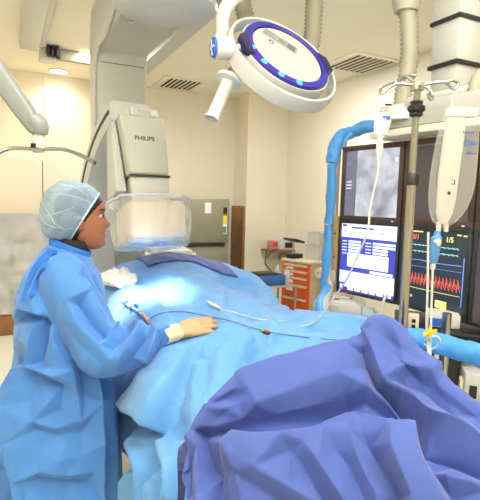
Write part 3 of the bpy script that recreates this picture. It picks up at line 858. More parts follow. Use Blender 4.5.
pts = [(x, z - .045) for x, z in pts]; trace(pts[3::1], .0008, 1)
trace([(.06, .24), (.5, .235), (.93, .24)], .0015, 2); trace([(.06, .52), (.93, .53)], .0009, 4)
m.merge(text_bm('IBP 1', .03, S @ Matrix.Translation(V((w * .12, -.0012, h * .91))), align='LEFT') if False else text_bm('80/1', .034, S @ Matrix.Translation(V((w * .1, -.0012, h * .9))), align='LEFT'), mi=1)
m.merge(text_bm('1/5', .034, S @ Matrix.Translation(V((w * .68, -.0012, h * .9))), align='LEFT'), mi=2)
m.rect(S, w * .12, h * .965, w * .32, h * .98, t=.0014, mi=2); m.rect(S, w * .84, h * .96, w * .9, h * .975, t=.0014, mi=2); m.rect(S, w * .93, h * .955, w * .98, h * .97, t=.0014, mi=2)
m.rect(S, w * .58, h * .05, w * .75, h * .14, t=.0014, mi=2)
m.merge(text_bm('x+', .03, S @ Matrix.Translation(V((w * .12, -.0012, h * .12))), align='LEFT'), mi=2)
m.rect(S, w * .955, h * .12, w * .965, h * .7, t=.0014, mi=4)
m.build('trace_display', [SCRK, SCRR, SCRY, SCRC, SCRL], t)
t, S, w, h, M, H = monitor(2, ZM, ZT, BEZEL, 'upper right screen cut by the picture edge')
m = MB(); m.box((0, 0, 0), (w, .01, h), S, mi=0); m.rect(S, 0, h * .1, w * .3, h * .95, mi=1); m.build('standby_image', [SCROFF, mat('amber screen area', (150, 110, 70), .3, emit=.3)], t)
t, S, w, h, M, H = monitor(2, ZB, ZM, BEZEL2, 'lower right dark screen cut by the picture edge', .02)
MB().box((0, 0, 0), (w, .01, h), S).build('standby_image', SCROFF, t)

# boom: beam over the screens, telescopic column to the ceiling
colc = W(456.5, 40, 2.28)
t_b = thing('screen_boom', (colc.x, colc.y, HC), 'white ceiling column with a horizontal boom carrying the wall screens', 'ceiling boom')
hx = .078
zc0 = 2.02
zj1, zj2 = W(455, 62, 2.2).z, W(455, 16, 2.2).z
for a, b, k in ((zc0, zj1, .92), (zj1, zj2, .96), (zj2, HC - .0005, 1.0)):
    MB().box((-hx * k, -hx * k, a + .004), (hx * k, hx * k, b - .004), Matrix.Translation(V((colc.x, colc.y, 0))), .008).build('column_section', mat('light grey column enamel', (182, 181, 170), .4), t_b)
for z in (zj1, zj2):
    MB().box((-hx * 1.08, -hx * 1.08, z - .009), (hx * 1.08, hx * 1.08, z + .009), Matrix.Translation(V((colc.x, colc.y, 0))), .003).build('black_collar', BLACKP, t_b)
for k in (-.4, .45):
    MB().box((hx * k, -hx - .0012, zj2 + .02), (hx * k + .003, -hx + .001, HC - .01), Matrix.Translation(V((colc.x, colc.y, 0)))).build('seam', ENERGY, t_b)
# beam runs along the screens
bo = starts[0][0]; ends = starts[2][0] + starts[2][1] * WM
e = ((starts[1][0] + starts[1][1] * WM) - bo).normalized()
BM = frame((bo.x, bo.y, 0), e, Z.cross(e), Z)
for_len = 1.35
poly = [(.30, 1.875), (.30, 1.93), (.38, 1.985), (for_len, 1.985), (for_len, 1.875)]
MB().prism(poly, -.05, .17, BM, .006).build('boom_beam', MATS['light grey column enamel'], t_b)
MB().box((.27, -.07, 1.835), (for_len, .18, 1.868), BM, .004).build('boom_lip', CUPB, t_b)
MB().box((.44, -.03, 1.986), (.8, .15, 2.02), BM, .015).build('cable_box', WHITEM, t_b)
MB().box((.55, -.0515, 1.93), (.575, -.05, 1.955), BM).build('socket', BLACKP, t_b)
MB().lathe([(.085, 0), (.08, .03), (.05, .07), (.046, .075), (.001, .076)], Matrix.Translation(W(400, 117, Yc) + V((0, 0, -.02))), 28).build('hose_flange', WHITEM, t_b)
# rear mast so the screens hang from something
for k in (.42 - .02, .84 - .03):
    MB().box((k, .085, ZB + .02), (k + .05, .13, 1.872), BM, .004).build('rear_mast', SATIN, t_b)
for i in range(3):
    M = pframe(i, 0)
    for za, zb in ((ZB + .1, ZB + .14), (ZM + .1, ZM + .14)):
        MB().box((.04, .076, za), (WM - .04, .1, zb), M, .002).build('mount_bar', SATIN, t_b)

# padded pipe wrapped in blue film round the left of the screens
t_p = thing('padded_handrail', W(330, 290, 2.8), 'grey pipe handrail wrapped in blue film beside the screens', 'handrail')
Yp = 2.86
core = [W(392, 124, 2.62), W(374, 126.5, 2.7), W(353, 132, 2.82), W(341, 140, Yp), W(337, 155, Yp), W(334.5, 200, Yp), W(332, 250, Yp), W(330, 286, Yp - .04), W(325, 302, Yp - .2), W(326, 316, Yp - .32), W(338, 324, Yp - .36), W(356, 325, Yp - .4), W(372, 322, Yp - .42)]
MB().tube(core, .024, 16, 6).build('pipe', mat('grey pipe', (186, 182, 168), .4), t_p)
def wrap(pts, r, name='blue_wrap'):
    sm = catmull(pts, 10); m = MB(); rings = []; up = None; n = 18
    for i, p in enumerate(sm):
        d = (sm[min(i + 1, len(sm) - 1)] - sm[max(i - 1, 0)]).normalized()
        if up is None: up = d.orthogonal().normalized()
        up = (up - d * up.dot(d)).normalized(); w_ = d.cross(up); ring = []
        for k in range(n):
            a = 2 * math.pi * k / n
            rr = r * max(.88, 1 + .20 * fbm(p * 14 + V((math.cos(a), math.sin(a), 0)) * .6, 1.0) + .05 * math.sin(3 * a + i * .5))
            ring.append(p + up * (rr * math.cos(a)) + w_ * (rr * math.sin(a)))
        rings.append(ring)
    m.loft(rings); return m.build(name, BLUEWRAP, t_p, 60)
off = -R0 * .016
wrap([W(377, 126, 2.68), W(364, 127.5, 2.76), W(352, 131.5, 2.83)], .036)
wrap([W(352.5, 131.5, 2.83), W(343, 136, Yp), W(336, 144, Yp), W(334, 156, Yp), W(333, 163, Yp)], .038)
wrap([W(333, 164, Yp), W(331.5, 200, Yp), W(330, 224, Yp)], .033)
wrap([W(329.8, 225, Yp), W(328, 260, Yp), W(326, 291, Yp)], .034)
wrap([W(328, 288, Yp - .05), W(321, 303, Yp - .2), W(323, 317, Yp - .32), W(334, 325, Yp - .36), W(348, 327, Yp - .38)], .031)
# inner return of the pipe with film
wrap([W(352, 134, 2.80), W(346, 140, 2.80), W(344, 150, 2.80)], .012)
# tan side bracket with holes
o_, e_ = starts[0]
MBR = frame(o_ - e_ * .045, e_, Z.cross(e_), Z)
br = MB().box((0, .0, ZB + .01), (.04, .03, ZM + .02), MBR, .003).build('side_bracket', PLYTAN, t_p)
for z in (.06, .2, .34): MB().cyl(MBR @ V((.02, -.002, ZB + z)), MBR @ V((.02, .0005, ZB + z)), .006, 12).build('bracket_hole', XDARK, br)
MB().box((.012, -.008, ZB + .05), (.036, -.0005, ZB + .12), MBR, .002).build('white_latch', WHITEP, br)

# the same handrail in front, right of the drip stand
t_h = thing('padded_handrail', W(440, 345, 1.7), 'thick blue film wrapped rail in front of the equipment rack', 'handrail')
TMP = t_p
m_core = [W(398, 331, 1.9), W(420, 338, 1.8), W(450, 347, 1.67), W(490, 358, 1.52), W(530, 369, 1.4)]
MB().tube(m_core, .015, 14, 5).build('pipe', BLUEWRAP, t_h)
t_p = t_h
wrap([W(399, 331, 1.9), W(408, 335, 1.86), W(414, 337, 1.84)], .03)
wrap([W(410, 336, 1.85), W(425, 340, 1.79), W(450, 347, 1.68), W(470, 353, 1.6), W(495, 360, 1.5), W(530, 369, 1.4)], .038)

# white projector-like device with cables, on a bracket shelf below the data screen
q = W(345, 315, 2.74)
PM = frame((q.x, q.y, q.z), (R0 * .93 + F0 * -.37), None, Z)
t = thing('bracket_shelf', q, 'pale bracket shelf holding the white device below the data screen', 'shelf')
MB().box((-.2, -.1, -.02), (.2, .15, -.002), PM, .004).build('shelf_plate', XGREY2, t)
MB().tube([PM @ V((.05, .05, -.02)), PM @ V((.05, .05, -.06)), PM @ V((.02, .2, -.1)), PM @ V((.02, .3, .1))], .014, 10, 5).build('support_arm', SATIN, t)
t = thing('boxy_device', PM @ V((0, 0, 0)), 'white boxy device with a light blue roll under the data screen', 'device')
MB().prism([(-.17, 0), (.1, 0), (.1, .075), (.06, .095), (-.13, .095), (-.17, .08)], -.09, .13, PM, .008).build('casing', WHITEP, t)
MB().box((-.14, -.094, .015), (-.02, -.0905, .07), PM, .002).build('front_grille', XGREY, t)
MB().box((-.1, -.02, .0965), (.03, .1, .112), PM, .006).build('top_lid', XGREY2, t)
MB().box((-.06, -.06, .0962), (-.03, -.05, .104), PM).build('status_light', REDM, t)
t = thing('tape_roll', PM @ V((.14, 0, 0)), 'light blue roll lying beside the white boxy device', 'roll')
m = MB(); m.cyl(PM @ V((.105, -.03, .034)), PM @ V((.165, -.03, .034)), .033, 24); m.build('roll_body', mat('pale blue roll', (190, 222, 236), .6), t)
MB().cyl(PM @ V((.166, -.03, .034)), PM @ V((.185, -.03, .034)), .018, 18).build('roll_core', WHITEP, t)
m = MB(); m.tube([W(344, 318, 2.35), W(352, 327, 2.32), W(366, 331, 2.3), W(378, 324, 2.3), W(384, 300, 2.33), W(387, 296, 2.36)], .007, 8, 8)
tag(m.build('grey_cable', mat('grey cable', (196, 194, 186), .5)), 'grey cable curling below the white boxy device', 'cable')
m = MB(); m.tube([W(372, 322, 2.25), W(384, 318, 2.2), W(393, 322, 2.18), W(396, 334, 2.15), W(399, 345, 2.12)], .006, 8, 8)
tag(m.build('white_cable', WHITEP), 'white cable arching behind the drip stand pole', 'cable')

# equipment rack at the lower right
rk = W(441, 398, 1.95)
t_r = thing('equipment_rack', (rk.x, rk.y, 0), 'steel equipment rack with pale shelves below the right screens', 'equipment rack')
er = (R0 * .95 - F0 * .30).normalized(); RM = frame((rk.x, rk.y, 0), er, None, Z)
zs_ = W(450, 402, 1.95).z
for x, y in ((0, 0), (.62, 0), (.62, .45), (-.16, .45)):
    MB().cyl(RM @ V((x, y, 0.001)), RM @ V((x, y, 1.06)), .019, 18).build('post', CHROME, t_r)
MB().box((-.2, .03, zs_ - .03), (.68, .47, zs_), RM, .006).build('shelf', mat('grey shelf laminate', (206, 202, 190), .45), t_r)
MB().box((-.2, .03, .18), (.68, .47, .21), RM, .006).build('shelf', MATS['grey shelf laminate'], t_r)
zu = .96
MB().box((-.2, .08, zu - .02), (.68, .47, zu), RM, .006).build('shelf', BLACKP, t_r)
t = thing('power_unit', RM @ V((0, .25, zs_)), 'black upright power unit on the equipment rack shelf', 'power unit')
MB().box((-.19, .12, zs_ + .0015), (-.025, .44, zu - .03), RM, .006).build('casing', BLACKP, t)
for z in (.05, .12): MB().cyl(RM @ V((-.05, .1195, zs_ + z)), RM @ V((-.05, .114, zs_ + z)), .006, 10).build('screw_knob', SATIN, t)
t = thing('dark_console', RM @ V((.2, .3, zs_)), 'dark grey console at the back of the equipment rack', 'console')
MB().box((.03, .2, zs_ + .0015), (.34, .44, zu - .05), RM, .008).build('casing', mat('dark grey casing', (66, 66, 64), .5), t)
t = thing('recorder', RM @ V((.25, .1, zs_)), 'small off-white recorder on the front of the rack shelf', 'recorder')
MB().box((.09, .035, zs_ + .0015), (.42, .19, zs_ + .125), RM, .01).build('casing', WHITEP, t)
MB().box((.11, .0325, zs_ + .02), (.14, .0345, zs_ + .075), RM).build('socket', BLACKP, t)
MB().box((.075, .05, zs_ + .03), (.0895, .1, zs_ + .09), RM, .003).build('plug', CREAMTRIM, t)
ub = W(446, 334, 2.0)
UM = frame((ub.x, ub.y, zu), er, None, Z)
t = thing('pump_box', UM @ V((0, .2, 0)), 'white box with a blue label beneath the heart trace screen', 'device')
zb_ = max(.0015, W(446, 333, 2.0).z - zu)
MB().box((-.07, .09, .0015), (.065, .22, zb_ + .06), UM, .006).build('casing', WHITEP, t)
m = MB(); UF = UM @ Matrix.Translation(V((0, .09, 0)))
m.rect(UF, -.065, zb_ + .005, .0, zb_ + .04); m.build('blue_label', INKBLUE, t)
t = thing('switch_box', W(413, 330, 2.1), 'small beige switch box beside the drip stand pole', 'switch box')
q = W(413, 332, 2.05); QM = frame(q, er, None, Z)
MB().box((-.022, 0, -.0), (.022, .05, .075), QM, .004).build('casing', CREAMP, t)
for z in (.025, .05): MB().box((-.008, -.004, z - .008), (.008, -.0003, z + .008), QM, .001).build('toggle', BLACKP, t)
MB().box((-.01, .051, .01), (.01, .2, .03), QM).build('mount_arm', SATIN, t)
import numpy as np
from mathutils.geometry import delaunay_2d_cdt
def project(co):
    """picture position of room points (n x 3 array)"""
    d = co - np.array(CAM); z = d @ np.array(CF)
    return np.stack([240 + FPX * (d @ np.array(CR)) / z, 250 - FPX * (d @ np.array(CU)) / z], 1)

def fold_heights(uv, lines, border, smooth_k=None):
    """heights (cm) of a network of creases: straight facets spanned between crease lines"""
    P = []; E = []; Hh = []
    for ln in lines:
        prev = None
        for x, y, h in ln:
            key = next((i for i, p in enumerate(P) if abs(p[0] - x) < .6 and abs(p[1] - y) < .6), None)
            if key is None: P.append((x, y)); Hh.append(h); key = len(P) - 1
            if prev is not None and prev != key: E.append((prev, key))
            prev = key
    for x, y in border: P.append((x, y)); Hh.append(0)
    vs, es, fs, ov, oe, of = delaunay_2d_cdt([V(p) for p in P], E, [], 0, 1e-4)
    hs = []
    for v, o in zip(vs, ov):
        if o: hs.append(Hh[o[0]])
        else:   # a crossing of two creases
            w_ = sorted(((V(p) - v).length, h) for p, h in zip(P, Hh))[:3]; hs.append(sum(h / (d + 1) for d, h in w_) / sum(1 / (d + 1) for d, h in w_))
    out = np.zeros(len(uv))
    for f in fs:
        a, b, c = [np.array(vs[i]) for i in f[:3]]; ha, hb, hc = [hs[i] for i in f[:3]]
        T = np.array([[a[0] - c[0], b[0] - c[0]], [a[1] - c[1], b[1] - c[1]]])
        dt = np.linalg.det(T)
        if abs(dt) < 1e-9: continue
        l = (uv - c) @ np.linalg.inv(T).T
        l3 = 1 - l[:, 0] - l[:, 1]
        ins = (l[:, 0] >= -1e-6) & (l[:, 1] >= -1e-6) & (l3 >= -1e-6)
        out[ins] = (l[:, 0] * ha + l[:, 1] * hb + l3 * hc)[ins]
    return out * .01

def fold_sheet(grid, lines, border, k=1.0, passes=2, extra=0.0, esc=6, seed=1, flip=1):
    nv, nu = len(grid), len(grid[0])
    co = np.array([[tuple(p) for p in r] for r in grid])
    h = fold_heights(project(co.reshape(-1, 3)), lines, border).reshape(nv, nu) * k
    for _ in range(passes):
        q = np.pad(h, 1, mode='edge'); h = .5 * h + .125 * (q[:-2, 1:-1] + q[2:, 1:-1] + q[1:-1, :-2] + q[1:-1, 2:])
    out = []
    for j in range(nv):
        row_ = []
        for i in range(nu):
            a = grid[j][min(i + 1, nu - 1)] - grid[j][max(i - 1, 0)]; b = grid[min(j + 1, nv - 1)][i] - grid[max(j - 1, 0)][i]
            n = a.cross(b); n = n.normalized() if n.length > 1e-9 else Z
            p = grid[j][i]
            if n.dot(CAM - p) < 0 : n = -n
            row_.append(p + n * (h[j, i] + extra * creases(p, esc, seed)))
        out.append(row_)
    m = MB(); m.loft(out, closed=False)
    return m, out
# ------------------------------------------------------- operating table
t_t = thing('operating_table', (.97, 2.0, 0), 'operating table hidden under the blue drapes', 'operating table')
MB().box((.66, 1.2, .72), (1.24, 3.1, .79), bev=.02).build('tabletop', XGREY2, t_t)
MB().box((.8, 1.7, .12), (1.1, 2.3, .718), bev=.03).build('pedestal', XGREY, t_t)
MB().box((.68, 1.3, .001), (1.22, 2.7, .118), bev=.03).build('base', XGREY, t_t)

def surface(rows, nu, nv):
    """bicubic sheet through a grid of control points -> grid of points [v][u]"""
    rows = [[V(p) for p in r] for r in rows]
    cols = [[cr1(r, (len(r) - 1) * i / nu) for i in range(nu + 1)] for r in rows]
    return [[cr1([c[i] for c in cols], (len(rows) - 1) * j / nv) for i in range(nu + 1)] for j in range(nv + 1)]

def creases(p, s, seed, k=4):
    """crumpled-cloth height: sharp crests in changing directions"""
    h = 0
    q = V((p.x, p.y, p.z)) * s
    wx = noise.noise(q * .6 + V((seed, 0, 0))); wy_ = noise.noise(q * .6 + V((0, seed, 7)))
    q = q + V((wx, wy_, wx - wy_)) * .9
    for i in range(k):
        a = seed * 1.7 + i * 2.399
        d = V((math.cos(a), math.sin(a), .5 * math.sin(a * 1.3)))
        ph = q.dot(d) * (1 + .35 * i) + seed + i
        tri = abs((ph % 2.0) - 1.0)
        gate = max(0, noise.noise(q * .45 + V((i * 5.1, seed, 2))) + .25)
        h += (tri - .5) * gate / (1 + .4 * i)
    return h

def sheet(name, grid, mt, amp=0, sc=6, seed=1, amp2=0, sc2=3):
    nv, nu = len(grid), len(grid[0])
    out = []
    for j in range(nv):
        row = []
        for i in range(nu):
            a = grid[j][min(i + 1, nu - 1)] - grid[j][max(i - 1, 0)]; b = grid[min(j + 1, nv - 1)][i] - grid[max(j - 1, 0)][i]
            n = a.cross(b); n = n.normalized() if n.length > 1e-9 else Z
            p = grid[j][i]
            row.append(p + n * (amp * creases(p, sc, seed) + amp2 * fbm(p + V((seed, 0, 0)), sc2)))
        out.append(row)
    m = MB(); m.loft(out, closed=False)
    return m, out

def solidify(o, th=.0012):
    s = o.modifiers.new('thickness', 'SOLIDIFY'); s.thickness = th; s.offset = -1

# ---- light blue sheet over patient and table (rows from the far end to the near end)
L = []
def row(y, xs, zs, dy=None):
    L.append([(x, y + (dy[i] if dy else 0), z) for i, (x, z) in enumerate(zip(xs, zs))])
row(3.26, (.5, .5, .55, .75, 1.0, 1.25, 1.4, 1.45, 1.45), (.5, .6, .7, .75, .75, .75, .7, .6, .5))
row(3.10, (.42, .45, .52, .75, 1.0, 1.25, 1.45, 1.52, 1.55), (.5, .75, .97, 1.07, 1.10, 1.05, .97, .75, .5))
row(2.86, (.40, .43, .5, .72, .98, 1.22, 1.47, 1.55, 1.58), (.5, .75, 1.02, 1.11, 1.135, 1.08, 1.0, .75, .5))
row(2.60, (.40, .43, .5, .72, .95, 1.2, 1.48, 1.54, 1.57), (.5, .78, 1.01, 1.08, 1.09, .995, .96, .75, .5))
row(2.28, (.40, .43, .5, .70, .92, 1.15, 1.36, 1.44, 1.47), (.5, .78, 1.0, 1.05, 1.05, .985, .93, .75, .5))
row(1.95, (.42, .44, .5, .70, .90, 1.1, 1.3, 1.36, 1.4), (.45, .75, .99, 1.03, 1.04, 1.0, .94, .72, .5))
row(1.65, (.40, .43, .5, .66, .9, 1.15, 1.41, 1.47, 1.5), (.42, .70, .94, 1.01, 1.03, 1.015, .995, .75, .5))
row(1.38, (.35, .39, .47, .66, .9, 1.15, 1.40, 1.46, 1.49), (.38, .63, .84, .935, .97, .98, .96, .75, .5))
row(1.14, (.32, .36, .44, .62, .88, 1.12, 1.36, 1.42, 1.45), (.35, .58, .77, .87, .91, .92, .90, .72, .5))
row(.98, (.35, .40, .50, .66, .88, 1.1, 1.32, 1.38, 1.4), (.35, .55, .76, .84, .88, .86, .8, .65, .5))
row(.92, (.38, .42, .52, .66, .88, 1.08, 1.28, 1.33, 1.34), (.35, .45, .56, .6, .62, .6, .58, .5, .4))
G = surface(L, 210, 210)
# hanging folds on the near-left side and a folded-over flap
for j, r in enumerate(G):
    for i, p in enumerate(r):
        if p.x < .62:
            dn = max(0, min(1, (.99 - p.z) / .45))
            p.x += -dn * .045 * (.5 + .5 * math.sin(p.y * 17 + 1.5 * math.sin(p.y * 5))) - dn * .02 * fbm((p.y * 4, p.z * 1.5, 2), 1.0)
SKY_FOLDS = [
 # flap hanging below the glove
 [(168, 351, 1.5), (150, 376, 2.0), (129, 405, 2.6)], [(129, 405, 2.6), (143, 415, 3.0), (159, 427, 3.2)], [(189, 353, 1.2), (177, 381, 2.4), (167, 408, 3.0), (159, 427, 3.2)],
 [(160, 350, -1.0), (142, 375, -1.6), (124, 402, -1.6)], [(126, 411, -1.4), (142, 423, -1.6), (161, 436, -1.4)], [(193, 358, -.6), (184, 382, -1.2), (172, 412, -1.6), (163, 434, -1.4)],
 [(168, 351, 1.5), (189, 353, 1.2)], [(160, 390, 3.0), (150, 405, 2.9)],
 # facets to its right
 [(198, 372, 1.2), (196, 392, 1.4), (200, 420, 1.0)], [(208, 362, .2), (206, 392, -.4), (190, 440, -.8)], [(222, 350, 1.2), (216, 385, 1.4), (196, 415, 1.2)],
 [(165, 440, 1.2), (172, 470, 1.6), (168, 500, 1.2)], [(150, 450, -1.2), (156, 480, -1.5), (154, 505, -1.4)], [(135, 440, 1.6), (143, 470, 2.0), (142, 505, 1.6)], [(128, 430, -1), (128, 470, -1.4), (130, 505, -1.4)],
 [(182, 450, -1), (180, 480, -1.2), (178, 505, -1)],
 # long valleys running from the glove towards the violet drape
 [(206, 344, .9), (226, 333, 1.0), (250, 330, .8)], [(214, 352, -.6), (232, 344, -.9), (252, 338, -.4)],
 [(232, 349, 1.1), (238, 362, 1.2), (233, 376, .8)], [(240, 350, -1.6), (246, 360, -2.0), (254, 369, -1.4)], [(258, 350, 1.0), (266, 358, 1.0), (272, 364, .6)], [(255, 340, .8), (262, 346, .9)],
 [(270, 345, -.8), (292, 350, -.8)], [(285, 338, .7), (312, 340, .8), (335, 337, .6)], [(300, 330, -.5), (325, 328, -.6), (350, 330, -.3)], [(318, 322, .7), (345, 320, .9), (372, 323, .6)],
 # ledge and valleys at the far right
 [(222, 277, .3), (250, 279, .5), (272, 283, .5), (286, 301, .5), (302, 317, .4)], [(226, 284, -.9), (248, 288, -1.2), (264, 297, -1.0), (278, 311, -.6)], [(226, 292, .6), (244, 299, .9), (258, 309, .8), (270, 320, .4)],
 [(228, 305, -.8), (240, 311, -1.2), (255, 321, -.5)], [(205, 295, .7), (220, 312, .8), (236, 324, .6)], [(190, 300, -.6), (200, 315, -.8), (215, 325, -.3)], [(285, 310, -.8), (300, 324, -.7)],
 # patient mound
 [(128, 279, -.5), (152, 285, -.8), (168, 300, -.5)], [(150, 270, .8), (170, 280, 1.0), (188, 290, .7)], [(150, 300, .8), (165, 312, .9), (185, 312, .5)], [(196, 272, .5), (206, 282, .7)], [(178, 322, -.5), (188, 318, -.6)],
]
SKY_EDGE = [(60, 240), (120, 240), (180, 250), (240, 262), (300, 290), (330, 312), (400, 318), (440, 350), (300, 372), (260, 385), (230, 405), (205, 450), (195, 520), (110, 520), (100, 440), (110, 380), (120, 330), (100, 300), (150, 335), (175, 335), (200, 330), (90, 280)]
SKY_MB, SKY_G = fold_sheet(G, SKY_FOLDS, SKY_EDGE, 2.5, 0, .018, 9, 3)

# ---- violet drape over the near end
cols_px = [
 [(183, 470, 1.03), (190, 430, 1.08), (240, 376, 1.16), (300, 352, 1.24), (342, 342, 1.28), (362, 336, 1.29), (372, 322, 1.30), (394, 325, 1.28), (440, 372, 1.15), (490, 412, 1.03)],
 [(185, 488, 1.0), (203, 440, 1.06), (245, 400, 1.12), (300, 380, 1.16), (342, 367, 1.19), (362, 360, 1.20), (378, 352, 1.215), (404, 370, 1.18), (440, 398, 1.09), (490, 436, .98)],
 [(188, 512, .97), (213, 462, 1.02), (250, 430, 1.09), (300, 421, 1.115), (342, 421, 1.12), (366, 420, 1.11), (390, 420, 1.09), (425, 425, 1.05), (455, 430, 1.01), (495, 456, .945)],
 [(193, 530, .93), (220, 470, .99), (255, 438, 1.02), (300, 433, 1.05), (342, 438, 1.04), (370, 438, 1.025), (397, 438, 1.01), (430, 450, .97), (460, 460, .94), (500, 486, .89)],
 [(198, 560, .88), (228, 520, .93), (265, 490, .96), (310, 485, .97), (345, 488, .96), (376, 488, .945), (407, 488, .93), (440, 498, .90), (470, 512, .87), (510, 536, .83)],
 [(205, 620, .82), (236, 592, .86), (275, 570, .88), (320, 566, .88), (350, 568, .875), (382, 568, .86), (414, 570, .85), (448, 580, .82), (480, 592, .79), (520, 612, .76)],
 [(212, 760, .75), (244, 735, .78), (283, 715, .80), (328, 712, .80), (356, 714, .795), (388, 716, .785), (422, 720, .77), (456, 730, .75), (488, 745, .72), (528, 765, .70)],
]
NR = [[W(*q) for q in r] for r in cols_px]
back_row = [p + V((.01, .05, -.16)) + (V((.12, .03, 0)) if i > 6 else V((0, 0, 0))) for i, p in enumerate(NR[0])]
NR = [back_row] + NR
GN = surface(NR, 190, 180)
NAVY_FOLDS = [
 [(193, 428, .5), (204, 407, .8), (235, 388, .6), (241, 378, 1.0), (300, 355, .5), (347, 343, .2), (362, 344, -.6)],
 [(366, 330, 1.2), (377, 324, 1.2), (394, 328, 1.0), (403, 350, .6), (436, 371, 1.4), (441, 388, .5), (480, 418, 0)],
 # upper panel, bulging over the long valley
 [(214, 416, .6), (224, 408, 1.8), (238, 404, .6), (252, 402, 2.4), (290, 390, 1.6), (335, 374, 2.2), (358, 370, .6)],
 [(212, 427, .4), (240, 419, .6), (275, 414, 1.0), (325, 402, 1.2), (346, 397, .6)],
 [(226, 398, -.4), (240, 396, .2), (246, 388, 1.4)],
 [(206, 433, -2.0), (238, 431, -1.2), (273, 429, -1.3), (320, 422, -1.5), (348, 412, -1.5)],
 [(214, 442, .4), (240, 440, 1.6), (275, 438, 2.0), (320, 434, 2.0), (358, 428, 2.4), (390, 434, 2.2), (414, 436, 2.0)],
 # left side hanging folds
 [(205, 440, -1.6), (213, 468, -2.6), (221, 495, -2.6)], [(197, 446, 1.0), (197, 470, 1.2), (200, 498, 1.0)], [(226, 450, 1.6), (234, 470, 1.4), (242, 498, 1.2)], [(190, 460, -.6), (190, 495, -.8)],
 # deep crease from the peak
 [(363, 346, -2.0), (371, 365, -2.6), (378, 386, -2.8), (394, 407, -3.2), (411, 431, -3.8), (426, 446, -3.0), (452, 457, -2.8), (485, 470, -2.6)],
 [(352, 380, 2.0), (366, 387, 2.2), (386, 403, 1.8), (402, 422, .4)], [(340, 395, 1.0), (366, 405, -.4), (392, 422, -1.4)],
 [(370, 348, 1.0), (375, 366, 1.4), (382, 382, 2.4), (404, 397, 2.8), (433, 419, 3.2), (460, 437, 3.0), (485, 452, 2.6)],
 # facets of the right panel
 [(382, 382, 2.4), (411, 366, 2.6), (424, 370, 2.6), (436, 371, 1.4)], [(404, 386, .2), (424, 392, -.6), (437, 402, -1.0), (455, 415, -.4)], [(404, 386, .2), (414, 376, 1.0)],
 [(388, 340, .2), (394, 356, .6)],
 # lower panel
 [(358, 428, 2.4), (368, 446, -.6), (378, 462, -1.4), (398, 498, -1.8)], [(350, 438, 2.2), (360, 462, 2.2), (378, 498, 2.0)], [(392, 452, 2.6), (402, 475, 2.6), (412, 498, 2.2)],
 [(414, 436, 2.0), (422, 462, 2.2), (433, 480, 2.2), (444, 500, 2.0)], [(424, 455, -1.2), (434, 470, -1.6), (452, 498, -1.4)], [(445, 475, .4), (470, 482, .8), (490, 492, .6)],
 [(300, 446, 1.8), (318, 466, 2.4), (340, 498, 2.6)], [(290, 452, .4), (306, 474, .0), (324, 504, -.4)], [(222, 446, 1.4), (252, 466, 2.2), (284, 488, 2.6), (310, 504, 2.6)], [(232, 470, .2), (258, 488, .2), (280, 504, .2)], [(336, 452, .6), (350, 470, .4), (364, 500, .2)],
]
NAVY_EDGE = [(150, 540), (165, 420), (235, 350), (377, 295), (440, 350), (530, 400), (530, 560), (440, 560), (380, 560), (300, 560), (220, 560), (200, 620), (400, 640), (560, 640)]
NAVY_MB, NAVY_G = fold_sheet(GN, NAVY_FOLDS, NAVY_EDGE, 1.65, 0, .010, 10, 7)

def settle(name, mb, mt, label, cat, group=None, parent=None):
    bm = mb.bm; bmesh.ops.recalc_face_normals(bm, faces=bm.faces[:])
    me = bpy.data.meshes.new(name); bm.to_mesh(me); bm.free()
    o = link(name, me, mt, parent, 180)
    solidify(o)
    return tag(o, label, cat, group)

o_sky = settle('patient_sheet', SKY_MB, SKYDRAPE, 'large light blue sheet covering the patient and the table', 'drape')
o_navy = settle('table_drape', NAVY_MB, NAVYDRAPE, 'violet blue drape crumpled over the near end of the table', 'drape')

from mathutils.bvhtree import BVHTree
SKY_T = BVHTree.FromPolygons([v.co for v in o_sky.data.vertices], [p.vertices[:] for p in o_sky.data.polygons])
SKY_O = TM[o_sky].translation
def skyz(x, y):
    h = SKY_T.ray_cast(V((x, y, 2.0)) - SKY_O, V((0, 0, -1)))
    return h[0].z + SKY_O.z if h[0] else .9

# violet cloth over the far end of the patient
rows = []
for j in range(19):
    r = []
    y = 2.68 + .46 * j / 18
    for i in range(41):
        x = .72 + .58 * i / 40
        yy = y + .05 * math.sin(i / 40 * 3.1)
        r.append(V((x, yy, skyz(x, yy) + .006 + .006 * fbm((x, yy, 4), 7))))
    rows.append(r)
m = MB(); m.loft(rows, closed=False)
o = m.build('chest_drape', NAVYDRAPE, None, 180); solidify(o)
tag(o, 'violet blue cloth laid over the far top of the patient mound', 'drape')

# ------------------------------------------------------- things on the sheet
def on(px, py, up_=.004):
    """point on the light blue sheet seen at a pixel"""
    h = SKY_T.ray_cast(CAM - SKY_O, ray(px, py).normalized())
    p = h[0] + SKY_O
    return V((p.x, p.y, skyz(p.x, p.y) + up_))
pts = [on(x, y, .006) for x, y in ((147, 322), (160, 315), (182, 313), (205, 317), (232, 323), (262, 332), (300, 338), (340, 342), (372, 345))]
m = MB(); m.tube(pts, .0016, 6, 8); tag(m.build('guide_wire', mat('dark wire', (50, 60, 80), .4)), 'thin dark guide wire lying across the light blue sheet', 'wire')
a, b, c = on(258, 331, .01), on(264, 334, .01), on(270, 335.5, .01)
t = thing('torque_handle', b, 'small red and green torque handle on the guide wire', 'torque handle')
MB().tube([a, a.lerp(b, .9)], [.004, .007], 12).build('green_end', GREENM, t)
MB().tube([b, c], [.0075, .005], 12).build('red_end', REDM, t)
a, b = on(208, 304, .008), on(221, 311, .008)
t = thing('catheter_hub', a, 'small white catheter hub lying on the sheet above the gloved hand', 'catheter hub')
MB().tube([a, a.lerp(b, .5), b], [.007, .009, .006], 14).build('hub', WHITEP, t)
